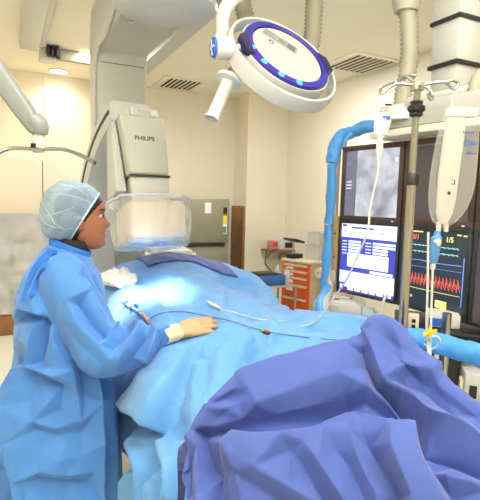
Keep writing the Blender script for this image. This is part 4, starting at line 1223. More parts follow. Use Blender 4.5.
for k in (-1, 1):
    mm = a.lerp(b, .4); sd = (b - a).cross(Z).normalized()
    MB().tube([mm, mm + sd * (.014 * k)], .004, 8).build('wing', WHITEP, t)
m = MB(); m.tube([on(x, y, .006) for x, y in ((221, 311), (232, 313), (245, 317), (262, 321), (285, 322))], .002, 8, 6); m.build('line', TUBEM, t)
# stopcock manifold at the near groin of the patient
t = thing('stopcock_manifold', on(135, 312), 'blue stopcocks on a clear line beside the sleeve of the woman', 'stopcock')
for k, (x, y) in enumerate(((126, 306), (131, 311), (136, 309), (139, 316))):
    p = on(x, y, .014)
    MB().cyl(p - Z * .009, p + Z * .009, .007, 12).box((-.016, -.004, -.002), (.016, .004, .006), rotz(p, R(30 + 40 * k)), .001).build('tap', BLUEP, t)
MB().tube([on(x, y, .013) for x, y in ((120, 302), (128, 308), (138, 314), (143, 319), (149, 324))], .005, 10, 5).build('clear_line', TUBEM, t)
MB().tube([on(142, 317, .014), on(149, 325, .014)], [.008, .007], 12).build('pink_hub', mat('pinkish hub', (196, 150, 144), .4), t)
# gauze beside the woman
gb = on(118, 283, .0)
m = MB(); rings = []
for j in range(9):
    f = j / 8; ring = []
    rr = .115 * math.cos(f * 1.5)
    for k in range(28):
        a = 2 * math.pi * k / 28
        q = 1 + .4 * fbm((math.cos(a) * 1.3, math.sin(a) * 1.3, f * 2), 2.0)
        ring.append(gb + V((math.cos(a) * rr * q * .9, math.sin(a) * rr * q * 1.3, max(.003, .003 + .065 * math.sin(f * 1.5) * (1 + .6 * fbm((math.cos(a), math.sin(a), f * 3 + 5), 2.0))))))
    rings.append(ring)
m.loft(rings); tag(m.build('gauze_pad', GAUZE, None, 80), 'crumpled white gauze on the patient just beyond the sleeve', 'gauze')

# ------------------------------------------------------------- drip stand
Yv = 1.40
pt, pb = W(418, 86, Yv), W(402, 335, Yv)
ix, iy = (pt.x + pb.x) / 2, (pt.y + pb.y) / 2
t = thing('drip_stand', (ix, iy, 0), 'steel drip stand pole with four hooks beside the violet drape', 'drip stand')
zt1 = pt.z; zcl = W(416, 110, Yv).z; zcl2 = W(411, 179, Yv).z
MB().cyl((ix, iy, .12), (ix, iy, zcl2), .0132, 22).build('lower_pole', CHROME, t)
MB().cyl((ix, iy, zcl2), (ix, iy, zt1), .0100, 20).build('upper_pole', CHROME, t)
MB().lathe([(.001, -.02), (.012, -.02), (.02, -.014), (.017, -.008), (.024, -.002), (.024, .01), (.016, .014), (.018, .022), (.0118, .026)], Matrix.Translation(V((ix, iy, zcl))), 24).build('height_knob', BLACKP, t)
MB().lathe([(.001, -.018), (.0205, -.018), (.0205, .008), (.016, .016), (.0118, .017)], Matrix.Translation(V((ix, iy, zcl2))), 22).build('pole_sleeve', BLACKP, t)
MB().cyl((ix, iy, zt1 - .012), (ix, iy, zt1 + .008), .018, 18).build('hook_boss', SATIN, t)
for k in range(5):
    a = 2 * math.pi * k / 5 + .3
    MB().tube([(ix, iy, .13), (ix + .12 * math.cos(a), iy + .12 * math.sin(a), .11), (ix + .24 * math.cos(a), iy + .24 * math.sin(a), .075)], [.016, .015, .012], 12, 4).cyl((ix + .24 * math.cos(a), iy + .24 * math.sin(a), .03), (ix + .24 * math.cos(a), iy + .24 * math.sin(a), .078), .007, 8).ell((ix + .24 * math.cos(a), iy + .24 * math.sin(a), .0285), (.028, .013, .028)).build('wheel_leg', BLACKP, t)
def hook(pts): m = MB(); m.tube(pts, .0042, 10, 7); m.build('hook', CHROME, t)
c0 = V((ix, iy, zt1))
hook([c0, W(408, 84.5, Yv), W(396, 84, Yv), W(386, 90, Yv), W(381.5, 94, Yv), W(381, 88, Yv), W(387, 84, Yv), W(394, 82, Yv)])
hook([c0, W(412, 80, Yv + .03), W(405, 76.5, Yv + .05), W(401, 81, Yv + .06), W(402, 85, Yv + .06), W(404, 79, Yv + .06), W(409, 75, Yv + .05), W(416, 76, Yv + .04)])
hook([c0, W(430, 83.5, Yv), W(445, 82.5, Yv), W(453, 89, Yv), W(457, 87, Yv), W(458, 82.5, Yv), W(452, 80.5, Yv), W(447, 82, Yv)])
hook([c0, W(421, 86, Yv - .03), W(427, 88, Yv - .05), W(432, 94, Yv - .06), W(432, 99, Yv - .06), W(429.5, 98, Yv - .06), W(428, 93, Yv - .06)])

# small bottle hanging on the left hook
def ring_px(cx_, y, rx, Y, dy=.55, n=24, sq=2.4):
    c_ = W(cx_, y, Y); w_ = rx / FPX * Y; out = []
    for k in range(n):
        a = 2 * math.pi * k / n
        ca, sa = math.cos(a), math.sin(a); q = (abs(ca) ** sq + abs(sa) ** sq) ** (-1 / sq)
        out.append(c_ + R0 * (ca * w_ * q) + F0 * (sa * w_ * dy * q))
    return out
t = thing('infusion_bottle', W(383, 130, Yv), 'small white infusion bottle with drip chamber on the left hook', 'infusion bottle')
m = MB(); m.loft([ring_px(x, y, r, Yv) for x, y, r in ((384.5, 95.5, 2.0), (384, 98, 4.5), (383.5, 100, 7.6), (383.2, 112, 8.2), (382.5, 122, 8.2), (382, 125, 7.6), (381.6, 127, 7.8), (381, 131, 6.5), (380.7, 134, 6.6), (380.5, 136, 4), (380.2, 138, 3), (380, 141, 2.6))])
bd = m.build('bottle_body', mat('milky bottle', (240, 242, 240), .3, var=.02, clear=.12), t)
m = MB(); pl_ = []
m.tube([W(380, 100, Yv), W(381.5, 93.5, Yv), W(384, 91, Yv), W(387.5, 94, Yv), W(388, 100, Yv)], .0022, 8, 6); m.build('hang_loop', WHITEP, bd)
BL = frame(W(384.5, 110, Yv - .0165), R0, F0, Z)
m = MB(); m.rect(BL, .0, .012, .019, .0175, y=-.0008, mi=0); m.rect(BL, -.004, -.022, .017, -.016, y=-.0008, mi=1); m.rect(BL, .008, -.026, .017, -.022, y=-.0008, mi=1)
for k in range(4): m.rect(BL, -.016, -.006 + .004 * k, .010, -.0045 + .004 * k, y=-.0008, mi=2)
m.build('printed_label', [INK, INKBLUE, INKGREY], bd)
m = MB(); m.loft([ring_px(x, y, r, Yv, 1.0) for x, y, r in ((380, 141, 2.6), (379.8, 142, 3.3), (379.3, 155, 3.1), (379, 157, 2), (378.8, 160, 1.2))]); m.build('drip_chamber', mat('clear chamber', (244, 244, 240), .2, var=0, clear=.4), t)
m = MB(); m.tube([W(378.7, 160, Yv), W(378, 172, Yv), W(374, 190, Yv), W(370, 210, Yv), W(367.5, 232, Yv), W(358, 255, Yv + .05), W(349, 275, Yv + .1), W(341, 288, Yv + .25), W(330, 303, Yv + .35), W(318, 320, Yv + .4), W(311, 324, Yv + .45), W(300, 326, Yv + .5)], .0030, 10, 8); m.build('drip_line', TUBEM, t)

# big fluid bag on the right hook
t = thing('fluid_bag', W(454, 170, Yv), 'large clear fluid bag with white core hanging on the right hook', 'fluid bag')
Yb_ = Yv - .04
m = MB(); m.loft([ring_px(x, y, r, Yb_, .38, 40, 2.2) for x, y, r in ((462, 110, 14), (461.5, 112, 16.5), (460, 122, 18.5), (457.5, 140, 20.5), (455, 160, 22), (452.5, 180, 22.6), (450.5, 195, 21.6), (448, 207, 19.2), (446, 216, 15.5), (444, 222, 11), (443, 226, 6.5), (442.5, 228.5, 4.5))])
sh = m.build('bag_shell', BAGFILM, t, 180)
m = MB(); m.loft([ring_px(x, y, r, Yb_, .5, 28, 2.4) for x, y, r in ((458, 114, 9), (456, 122, 10), (452, 150, 10), (448, 180, 10), (446, 200, 9.5), (444.5, 212, 8.5), (443.5, 220, 6), (443, 224, 3))])
m.build('fluid_core', SALINE, t, 180)
m = MB(); m.loft([ring_px(x, y, r, Yb_, .4, 24, 3) for x, y, r in ((462, 108.5, 15), (462, 111, 15.6), (461.6, 115, 15.6), (461, 117, 14.5))]); m.build('top_seam', mat('milky seam', (240, 238, 228), .3, clear=.2, var=0), t)
m = MB(); m.tube([W(452.5, 113, Yb_), W(452, 100, Yv), W(452.5, 90, Yv), W(454, 89, Yv)], .0025, 8, 5); m.build('hang_strap', WHITEP, t)
MB().ell(W(452, 110, Yb_), (.005, .005, .006)).build('blue_bead', BLUEP, t)
def ontext(s, size, px, py, mt, dpt, parent, name, rot=0, al='LEFT'):
    m = MB(); m.merge(text_bm(s, size, frame(W(px, py, dpt), R0, F0, Z) @ Matrix.Rotation(R(rot), 4, 'Y'), .0005, al))
    return m.build(name, mt, parent, 30, recalc=False)
ontext('Clea', .021, 463.5, 143, INKBLUE, Yb_ - .0255, sh, 'printed_word', -3)
ontext('infusion', .010, 463, 132, INKBLUE, Yb_ - .024, sh, 'small_print', 0)
ontext('500 ml', .010, 466, 153, INKBLUE, Yb_ - .024, sh, 'small_print', 0)
BL = frame(W(451, 183, Yb_ - .034), R0, F0, Z)
m = MB(); m.rect(BL, .0, -.004, .011, -.0015); m.rect(BL, .0085, -.0015, .011, .009); m.rect(BL, .001, .007, .006, .009); m.build('printed_mark', INK, sh)
m = MB(); m.rect(BL, -.008, -.032, .0, -.023); m.build('printed_dot', INK, sh)
for x in (438.5, 446): 
    m = MB(); m.loft([ring_px(x, y, r, Yb_, .9, 16) for y, r in ((222, 2.4), (231, 2.2), (232, 1.6))]); m.build('outlet_port', mat('milky port', (240, 236, 226), .35, clear=.15, var=0), t)
m = MB(); m.loft([ring_px(x, y, r, Yb_, .8, 20) for x, y, r in ((437.5, 231, 2.6), (437, 236, 3.5), (436.5, 237.5, 5.2), (435, 250, 5.0), (433.5, 261, 4.2), (433, 264, 2.2))]); dc = m.build('blue_chamber', mat('blue drip chamber', (90, 150, 215), .3, var=.03, clear=.15), t)
MB().ell(W(438.5, 242.5, Yb_ - .012), (.010, .006, .011)).ell(W(435.5, 241.5, Yb_ - .011), (.006, .004, .005)).build('white_clip', WHITEP, dc)
m = MB(); m.loft([ring_px(x, y, r, Yb_, .9, 16) for x, y, r in ((433.2, 263, 2.4), (432.8, 267, 2.6), (432.5, 270, 1.6))]); m.build('clear_tip', TUBEM, t)
for dx, nm in ((0, 'drip_line'), (-4.5, 'drip_line')):
    m = MB(); m.tube([W(432.8 + dx, 268 if dx == 0 else 232, Yb_), W(432 + dx, 290, Yb_), W(431 + dx, 320, Yb_), W(430 + dx * .5, 345, Yb_), W(431 + dx * .3, 362, Yb_ - .03)], .0032, 10, 6); m.build(nm, TUBEM, t)
q = W(430, 333, Yb_ - .01)
m = MB(); m.cyl(q - Z * .007, q + Z * .007, .008, 14); m.box((-.02, -.005, -.004), (.02, .005, .005), frame(q, R0 * .9 + Z * .3, F0, Z), .001); m.box((-.004, -.005, -.015), (.004, .005, .015), frame(q, R0, F0, Z), .001); m.build('yellow_stopcock', YELLOW, t)
m = MB(); m.tube([W(425, 340, Yb_), W(436, 336, Yb_ - .03), W(440, 342, Yb_ - .02), W(432, 349, Yb_), W(424, 344, Yb_ + .01)], .0028, 8, 8); m.build('coiled_line', TUBEM, t)
# ---------------------------------------------------------------- the woman
PO = V((.215, 1.985, 0)); PA = R(-8)
fx = V((math.cos(PA), math.sin(PA), 0)); lf = V((-math.sin(PA), math.cos(PA), 0))
PM_ = Matrix(((fx.x, lf.x, 0, PO.x), (fx.y, lf.y, 0, PO.y), (0, 0, 1, 0), (0, 0, 0, 1)))
PI_ = PM_.inverted()
t_w = thing('person', PO, 'woman in a blue gown and bouffant cap standing beside the draped table', 'person')

# arm joints (local)
wr = PI_ @ on(178, 341, .034)
kn = PI_ @ on(204, 333, .030)
el = PI_ @ W(102, 350, 1.68)
sh_r = V((-.01, -.155, 1.205)); sh_l = V((-.01, .155, 1.205))
el_l = V((-.03, .235, .965)); wr_l = V((.085, .255, .775))
hd_ = (kn - wr).normalized()

def skin(chains, joints_r, sub=2, root=0):
    """chains: lists of vertex names; joints_r: name -> (co, radius)"""
    names = []; 
    for ch in chains:
        for n_ in ch:
            if n_ not in names: names.append(n_)
    me = bpy.data.meshes.new('skeleton')
    ed = [(names.index(a), names.index(b)) for ch in chains for a, b in zip(ch, ch[1:])]
    me.from_pydata([joints_r[n_][0] for n_ in names], ed, [])
    o = bpy.data.objects.new('skeleton', me); col.objects.link(o)
    md = o.modifiers.new('skin', 'SKIN'); md.use_smooth_shade = True; md.branch_smoothing = .6
    for i, n_ in enumerate(names):
        r = joints_r[n_][1]; r = (r, r) if not isinstance(r, tuple) else r
        me.skin_vertices[0].data[i].radius = r
        me.skin_vertices[0].data[i].use_root = (i == root)
    s = o.modifiers.new('sub', 'SUBSURF'); s.levels = sub
    dg = bpy.context.evaluated_depsgraph_get(); dg.update()
    ev = bpy.data.meshes.new_from_object(o.evaluated_get(dg))
    bpy.data.objects.remove(o); bpy.data.meshes.remove(me)
    bm = bmesh.new(); bm.from_mesh(ev); bpy.data.meshes.remove(ev)
    return bm

def hand_chains(wrist, d, nrm_, side, curl=.22):
    """four unequal bent fingers and a thumb: d = finger direction, nrm_ = back of hand, side = thumb side"""
    d = d.normalized(); nrm_ = (nrm_ - d * nrm_.dot(d)).normalized(); side = (side - d * side.dot(d) - nrm_ * side.dot(nrm_)).normalized()
    chains = []
    for off_, base, ln, sp in ((.0255, .078, .076, -.03), (.0085, .082, .086, .0), (-.0085, .079, .079, .03), (-.0255, .072, .063, .08)):
        dd = (d - side * sp).normalized()
        p = wrist + d * (base - .02) + side * off_; pts = [p]; ang = 0
        for q, L_ in enumerate((.02, ln * .45, ln * .30, ln * .25)):
            ang += curl * (0, .5, .6, .5)[q]
            pts.append(pts[-1] + (dd * math.cos(ang) - nrm_ * math.sin(ang)) * L_)
        chains.append((pts, [.0095, .0093, .0086, .0079, .0066]))
    tb = wrist + d * .022 + side * .022 - nrm_ * .004
    td = (d * .88 + side * .36 - nrm_ * .18).normalized()
    chains.append(([tb, tb + td * .028, tb + td * .052 + d * .004, tb + td * .068 + d * .012], [.0135, .012, .0098, .0078]))
    return chains

def hand_bms(wrist, d, nrm_, side, grow=0.0, curl=.22):
    chains = hand_chains(wrist, d, nrm_, side, curl)
    out = []
    # palm as a loft (flat, rounded)
    d = d.normalized(); n_ = (nrm_ - d * nrm_.dot(d)).normalized(); s_ = (side - d * side.dot(d) - n_ * side.dot(n_)).normalized()
    rings = []
    for f, w_, h_, o_ in ((-.03, .023, .018, 0), (0, .025, .018, 0), (.02, .031, .0175, .003), (.045, .037, .0155, .003), (.068, .038, .013, 0), (.082, .035, .010, 0), (.088, .028, .006, 0)):
        ring = []
        for k in range(20):
            a = 2 * math.pi * k / 20
            ca, sa = math.cos(a), math.sin(a); q = (abs(ca) ** 2.6 + abs(sa) ** 2.6) ** (-1 / 2.6)
            ring.append(wrist + d * f + s_ * (o_ + ca * q * (w_ + grow)) + n_ * (sa * q * (h_ + grow) - .0))
        rings.append(ring)
    m = MB(); m.loft(rings); out.append(m.bm)
    for pts, rad in chains:
        m = MB(); sm = catmull(pts, 5); nn = len(sm); tip = sm[-1] + (sm[-1] - sm[-2]).normalized() * .0045
        m.tube(sm + [tip], [r + grow for r in rad] + [.003 + grow], 12); 
        out.append(m.bm)
    return out

def join_bms(bms):
    m = MB()
    for b in bms: m.merge(b)
    return m.bm

def largest(bm):
    seen = set(); best = []
    for v in bm.verts:
        if v in seen: continue
        st = [v]; seen.add(v); isl = []
        while st:
            q = st.pop(); isl.append(q)
            for e_ in q.link_edges:
                o_ = e_.other_vert(q)
                if o_ not in seen: seen.add(o_); st.append(o_)
        if len(isl) > len(best): best = isl
    keep = set(best)
    bmesh.ops.delete(bm, geom=[v for v in bm.verts if v not in keep], context='VERTS')

def remesh(bm, voxel, smooth=2, factor=.5):
    bmesh.ops.recalc_face_normals(bm, faces=bm.faces[:])
    me = bpy.data.meshes.new('tmp'); bm.to_mesh(me); bm.free()
    o = bpy.data.objects.new('tmp', me); col.objects.link(o)
    md = o.modifiers.new('r', 'REMESH'); md.mode = 'VOXEL'; md.voxel_size = voxel
    if smooth: s = o.modifiers.new('s', 'SMOOTH'); s.iterations = smooth; s.factor = factor
    dg = bpy.context.evaluated_depsgraph_get(); dg.update()
    ev = bpy.data.meshes.new_from_object(o.evaluated_get(dg))
    bpy.data.objects.remove(o); bpy.data.meshes.remove(me)
    return ev

# head ------------------------------------------------------------------
HC_ = V((.054, 0, 1.408)); HS = .97
PROF = [(-.120, .050, .030, .012), (-.115, .070, .010, .030), (-.105, .083, -.01, .040), (-.092, .088, -.03, .047), (-.078, .0845, -.045, .052), (-.066, .090, -.055, .056), (-.055, .0865, -.062, .059),
        (-.044, .0925, -.068, .061), (-.030, .0885, -.075, .064), (-.010, .0885, -.085, .067), (.010, .086, -.092, .069), (.025, .084, -.096, .070), (.040, .0905, -.099, .071),
        (.060, .0885, -.099, .071), (.080, .078, -.093, .067), (.098, .060, -.078, .057), (.110, .036, -.056, .040), (.117, .006, -.026, .018)]
def prof_at(z):
    for (a, b) in zip(PROF, PROF[1:]):
        if a[0] <= z <= b[0]:
            f = (z - a[0]) / (b[0] - a[0]); return [a[i] + (b[i] - a[i]) * f for i in range(4)]
    return list(PROF[0] if z < PROF[0][0] else PROF[-1])
def g_(x, s): return math.exp(-(x / s) ** 2)
def head_pt(z, a, grow=0.0):
    _, xf, xb, hw = prof_at(z)
    ca, sa = math.cos(a), math.sin(a)
    cx_ = xf * .25 + xb * .75 if False else (xf + xb) / 2
    n_ = 2.25
    q = (abs(ca) ** n_ + abs(sa) ** n_) ** (-1 / n_)
    x = cx_ + ca * q * (xf - xb) / 2; y = sa * q * hw
    if ca > 0:
        front = max(0, ca)
        # nose
        pz = 0
        if -.034 < z < .034:
            pz = (.026 * ((.034 - z) / .052) ** 1.25 if z > -.018 else .026 * max(0, (z + .034) / .016) ** .6)
        x += pz * g_(y, .0125 if z < 0 else .009) + (.006 * g_(abs(y) - .014, .006) * g_(z + .022, .008))
        # eye sockets, cheeks, lips
        x -= .010 * g_(abs(y) - .031, .015) * g_(z - .018, .013)
        x += .004 * g_(abs(y) - .038, .016) * g_(z + .016, .018)
        x += .0035 * g_(y, .022) * (g_(z + .0455, .0045) + g_(z + .0625, .005)) - .003 * g_(y, .022) * g_(z + .054, .003)
        x += .004 * g_(y, .016) * g_(z + .094, .012)
        x += .003 * g_(abs(y) - .03, .02) * g_(z - .040, .006)
    p = V((x, y, z))
    if grow: p += V((ca, sa, .2)).normalized() * grow
    return p * HS + HC_
zs_h = [PROF[0][0] + (PROF[-1][0] - PROF[0][0]) * i / 70 for i in range(71)]
rings = [[head_pt(z, 2 * math.pi * k / 72) for k in range(72)] for z in zs_h]
m = MB(); m.loft(rings)
for s_ in (-1, 1):   # ears
    m.ell((0, 0, 0), (.018, .007, .031), Matrix.Translation(HC_ + V((-.012, s_ * .070, .000))) @ Matrix.Rotation(R(-12), 4, 'Y') @ Matrix.Rotation(R(-18 * s_), 4, 'Z'))
    m.ell((0, 0, 0), (.009, .006, .010), Matrix.Translation(HC_ + V((-.006, s_ * .067, -.028))))
head_bm = m.bm

BJ = {'pel': (V((-.01, 0, .80)), (.135, .10)), 'sp': (V((-.01, 0, .95)), (.115, .09)), 'ch': (V((-.01, 0, 1.10)), (.13, .10)), 'uc': (V((-.015, 0, 1.20)), (.10, .075)),
      'nb': (V((.0, 0, 1.265)), .055), 'nk': (V((.018, 0, 1.33)), .05), 'hd': (V((.035, 0, 1.40)), .05),
      'sr': (sh_r, .052), 'er': (el, .038), 'fr': (el.lerp(wr, .5), .034), 'wr': (wr - hd_ * .01, .024),
      'sl': (sh_l, .052), 'eL': (el_l, .038), 'fl': (el_l.lerp(wr_l, .5), .034), 'wl': (wr_l, .024)}
for s_, n_ in ((-1, 'r'), (1, 'l')):
    BJ['h' + n_] = (V((-.01, s_ * .085, .74)), .085); BJ['k' + n_] = (V((.0, s_ * .09, .43)), .055); BJ['a' + n_] = (V((-.02, s_ * .09, .09)), .036)
body_bm = skin([['pel', 'sp', 'ch', 'uc', 'nb', 'nk', 'hd'], ['uc', 'sr', 'er', 'fr', 'wr'], ['uc', 'sl', 'eL', 'fl', 'wl'],
                ['pel', 'hr', 'kr', 'ar'], ['pel', 'hl', 'kl', 'al'], ], BJ, 2)
h_r = hand_bms(wr, hd_, PI_.to_3x3() @ V((-.12, -.62, .78)), PI_.to_3x3() @ V((-.1, 1, .3)), -.0012, .16)
dl_ = V((.30, -.05, -.95)).normalized()
h_l = hand_bms(wr_l, dl_, V((.2, 1, 0)), V((1, -.1, .3)), -.0012, .16)
shoes = []
for s_ in (-1, 1):
    m = MB(); m.tube([V((-.055, s_ * .092, .045)), V((0, s_ * .092, .045)), V((.08, s_ * .10, .036)), V((.15, s_ * .106, .026)), V((.165, s_ * .107, .024))], [.03, .043, .042, .03, .016], 16, 5); shoes.append(m.bm)
body = remesh(join_bms([body_bm, head_bm] + h_r + h_l), .0042, 1, .4)
bm = bmesh.new(); bm.from_mesh(body); bpy.data.meshes.remove(body); largest(bm)
for f in bm.faces:
    c_ = (f.calc_center_median() - HC_) / HS
    f.material_index = 0
    if c_.x > .06 and abs(c_.y) < .024 and -.068 < c_.z < -.040 and (abs(c_.y) / .024) ** 2 + ((c_.z + .054) / .014) ** 2 < 1: f.material_index = 1
    ez = .044 - .12 * (abs(c_.y) - .03) ** 2 * 20
    if c_.x > .05 and .012 < abs(c_.y) < .05 and abs(c_.z - ez) < .0045: f.material_index = 2

bm.transform(PM_)
me = bpy.data.meshes.new('body'); bm.to_mesh(me); bm.free()
link('body', me, [SKINM, LIPM, HAIRM], t_w, 180)

def local(m, name, mts, sharp=180, parent=None, recalc=True):
    m.bm.transform(PM_); return m.build(name, mts, parent or t_w, sharp, recalc)
# eyes
for s_ in (-1, 1):
    ec = HC_ + V((.0705, s_ * .031, .0165))
    m = MB(); m.ell(ec, (.0108, .0120, .0078)); m.ell(ec + V((.0072, s_ * .002, -.0005)), (.0050, .0072, .0066), mi=1)
    local(m, 'eye', [EYEW, HAIRM])
    m = MB(); m.tube([ec + V((.006, s_ * -.013, .001)), ec + V((.0115, s_ * -.005, .0078)), ec + V((.0105, s_ * .006, .0078)), ec + V((.003, s_ * .014, .001))], .0022, 8, 5); local(m, 'eyelid', SKINM if False else mat('dark lash line', (70, 42, 32), .5))
# hair: a close layer over the skull with strands at the temple and nape
def band_dir(z, a): return V((math.cos(a), math.sin(a), z))
rings = []
CA = V((-.90, 0, .42)).normalized()            # cap axis, points to the crown-back
CB = V((0, 1, 0)); CC = CA.cross(CB).normalized()
HE = V((.0, 0, .012)) * 1.0
def skull_r(dv):
    """distance from head middle to the head surface along dv"""
    lo, hi = .02, .2
    for _ in range(18):
        mid = (lo + hi) / 2; q = HE + dv * mid
        z = q.z
        if z < PROF[0][0] or z > PROF[-1][0]: hi = mid; continue
        _, xf, xb, hw = prof_at(z); c0_ = (xf + xb) / 2
        v = abs((q.x - c0_) / ((xf - xb) / 2)) ** 2.25 + abs(q.y / hw) ** 2.25
        if v > 1: hi = mid
        else: lo = mid
    return lo
def cap_grid(phimax, extra, nphi=34, nth=64, wob=None):
    rings = []
    for j in range(nphi + 1):
        ring = []
        for k in range(nth):
            th = 2 * math.pi * k / nth
            pm = phimax(th); ph = .02 + (pm - .02) * j / nphi
            dv = CA * math.cos(ph) + (CB * math.cos(th) + CC * math.sin(th)) * math.sin(ph)
            r_ = skull_r(dv) + extra(dv, ph / pm, th)
            ring.append((HE + dv * r_) * HS + HC_)
        rings.append(ring)
    return rings
# CC points towards: check the side that is forward-up
fwd = 1 if CC.x > 0 else -1
def hair_edge(th): return R(107) + R(7) * math.sin(th) * fwd - R(2) * math.cos(2 * th)
def cap_edge(th): return R(93) + R(6) * math.sin(th) * fwd
hr = cap_grid(hair_edge, lambda dv, f, th: .0065 * (1 - f ** 6) + .0018 * math.sin(th * 40) * (f > .3) + .0005)
m = MB(); m.loft(hr, cap0=True, cap1=False); local(m, 'hair', HAIRM)
def cap_extra(dv, f, th):
    puff = (math.sin(min(1, f * 1.0) * math.pi) ** .7) if f < 1 else 0
    puff = (1 - f ** 5)
    back = max(0, -dv.x) 
    low = max(0, -dv.z + .2)
    w_ = .011 + .026 * puff + .040 * puff * back * (.6 + .8 * low) 
    rad = math.sin(th * 13 + 2 * fbm((dv.x * 3, dv.y * 3, dv.z * 3), 1)) * .0035 * f ** 2 * (1 if f < .99 else .5)
    return w_ + .008 * fbm(dv * 3 + V((3, 1, 0)), 1.0) * puff + rad + .005 * creases(dv * .1, 28, 5) * puff
cg = cap_grid(cap_edge, cap_extra, 44, 110)
m = MB(); m.loft(cg, cap0=True, cap1=False); cap_o = local(m, 'bouffant_cap', CAPM)
m = MB(); rim = [p + (p - HC_).normalized() * .001 for p in cg[-1]]; m.tube(rim + [rim[0]], .0042, 8, mi=0); local(m, 'cap_elastic', CAPRIM, 180, cap_o)
# fold lines on the cap
m = MB()
for th0, j0, j1, dth in ((2.2, 10, 43, .5), (2.9, 6, 40, -.45), (3.6, 14, 43, .3), (4.2, 12, 42, -.3), (2.5, 16, 36, 1.2)):
    pts = []
    for j in range(j0, j1, 3):
        k = int(((th0 + dth * (j - j0) / (j1 - j0)) / (2 * math.pi) * 110)) % 110
        p = cg[j][k]; pts.append(p + (p - HC_).normalized() * .0008)
    m.tube(pts, [.0004, .0012, .0012, .0004], 6, 4)
local(m, 'cap_fold', CAPRIM, 180, cap_o)

# black collar and gown ---------------------------------------------------
def oval(c, rx, ry, z, n=48, tilt=0.0, wob=None):
    out = []
    for k in range(n):
        a = 2 * math.pi * k / n
        x = rx * math.cos(a); y = ry * math.sin(a)
        out.append(V((c + x, y, z + tilt * x)))
    return out
m = MB(); m.loft([oval(.008, .066, .070, 1.272, tilt=-.25), oval(.014, .067, .069, 1.306, tilt=-.22), oval(.018, .066, .067, 1.334, tilt=-.15), oval(.018, .058, .058, 1.334, tilt=-.15), oval(.01, .056, .056, 1.29, tilt=-.22)], cap0=False, cap1=False)
local(m, 'black_collar', COLLARM)
def ringv(c, rx, ry, z, tilt=0):
    return oval(c, rx, ry, z, 64, tilt)
TOR = [ringv(.008, .078, .082, 1.296, -.30), ringv(.004, .083, .090, 1.284, -.28), ringv(-.004, .094, .118, 1.268, -.22), ringv(-.012, .115, .158, 1.238, -.12), ringv(-.02, .145, .198, 1.19), ringv(-.022, .165, .212, 1.12), ringv(-.022, .172, .215, 1.02),
       ringv(-.025, .178, .215, .92), ringv(-.032, .192, .222, .80), ringv(-.04, .21, .232, .66), ringv(-.045, .225, .242, .50), ringv(-.05, .238, .252, .34), ringv(-.05, .242, .255, .28)]
mt_ = MB(); mt_.loft(TOR)
def sleeve(s0, e0, w0, big=1.0):
    dirw = (w0 - e0).normalized()
    pts = [s0 + V((0, -s0.y * .35, .0)), s0, s0.lerp(e0, .35) + V((0, 0, -.008)), s0.lerp(e0, .75) + V((0, 0, -.012)), e0 + V((-.008, 0, -.012)), e0.lerp(w0, .35) + V((0, 0, -.018)), e0.lerp(w0, .7) + V((0, 0, -.012)), w0 - dirw * .002]
    m = MB(); m.tube(pts, [.075, .088 * big, .092 * big, .090 * big, .086 * big, .080 * big, .062 * big, .036], 32, 6); return m.bm
gr_ = sleeve(sh_r, el, wr - hd_ * .012); gl_ = sleeve(sh_l, el_l, wr_l - dl_ * .012)
gown = remesh(join_bms([mt_.bm, gr_, gl_]), .010, 6, .6)
bm = bmesh.new(); bm.from_mesh(gown); bpy.data.meshes.remove(gown); largest(bm)
nk = V((.016, 0, 1.30))
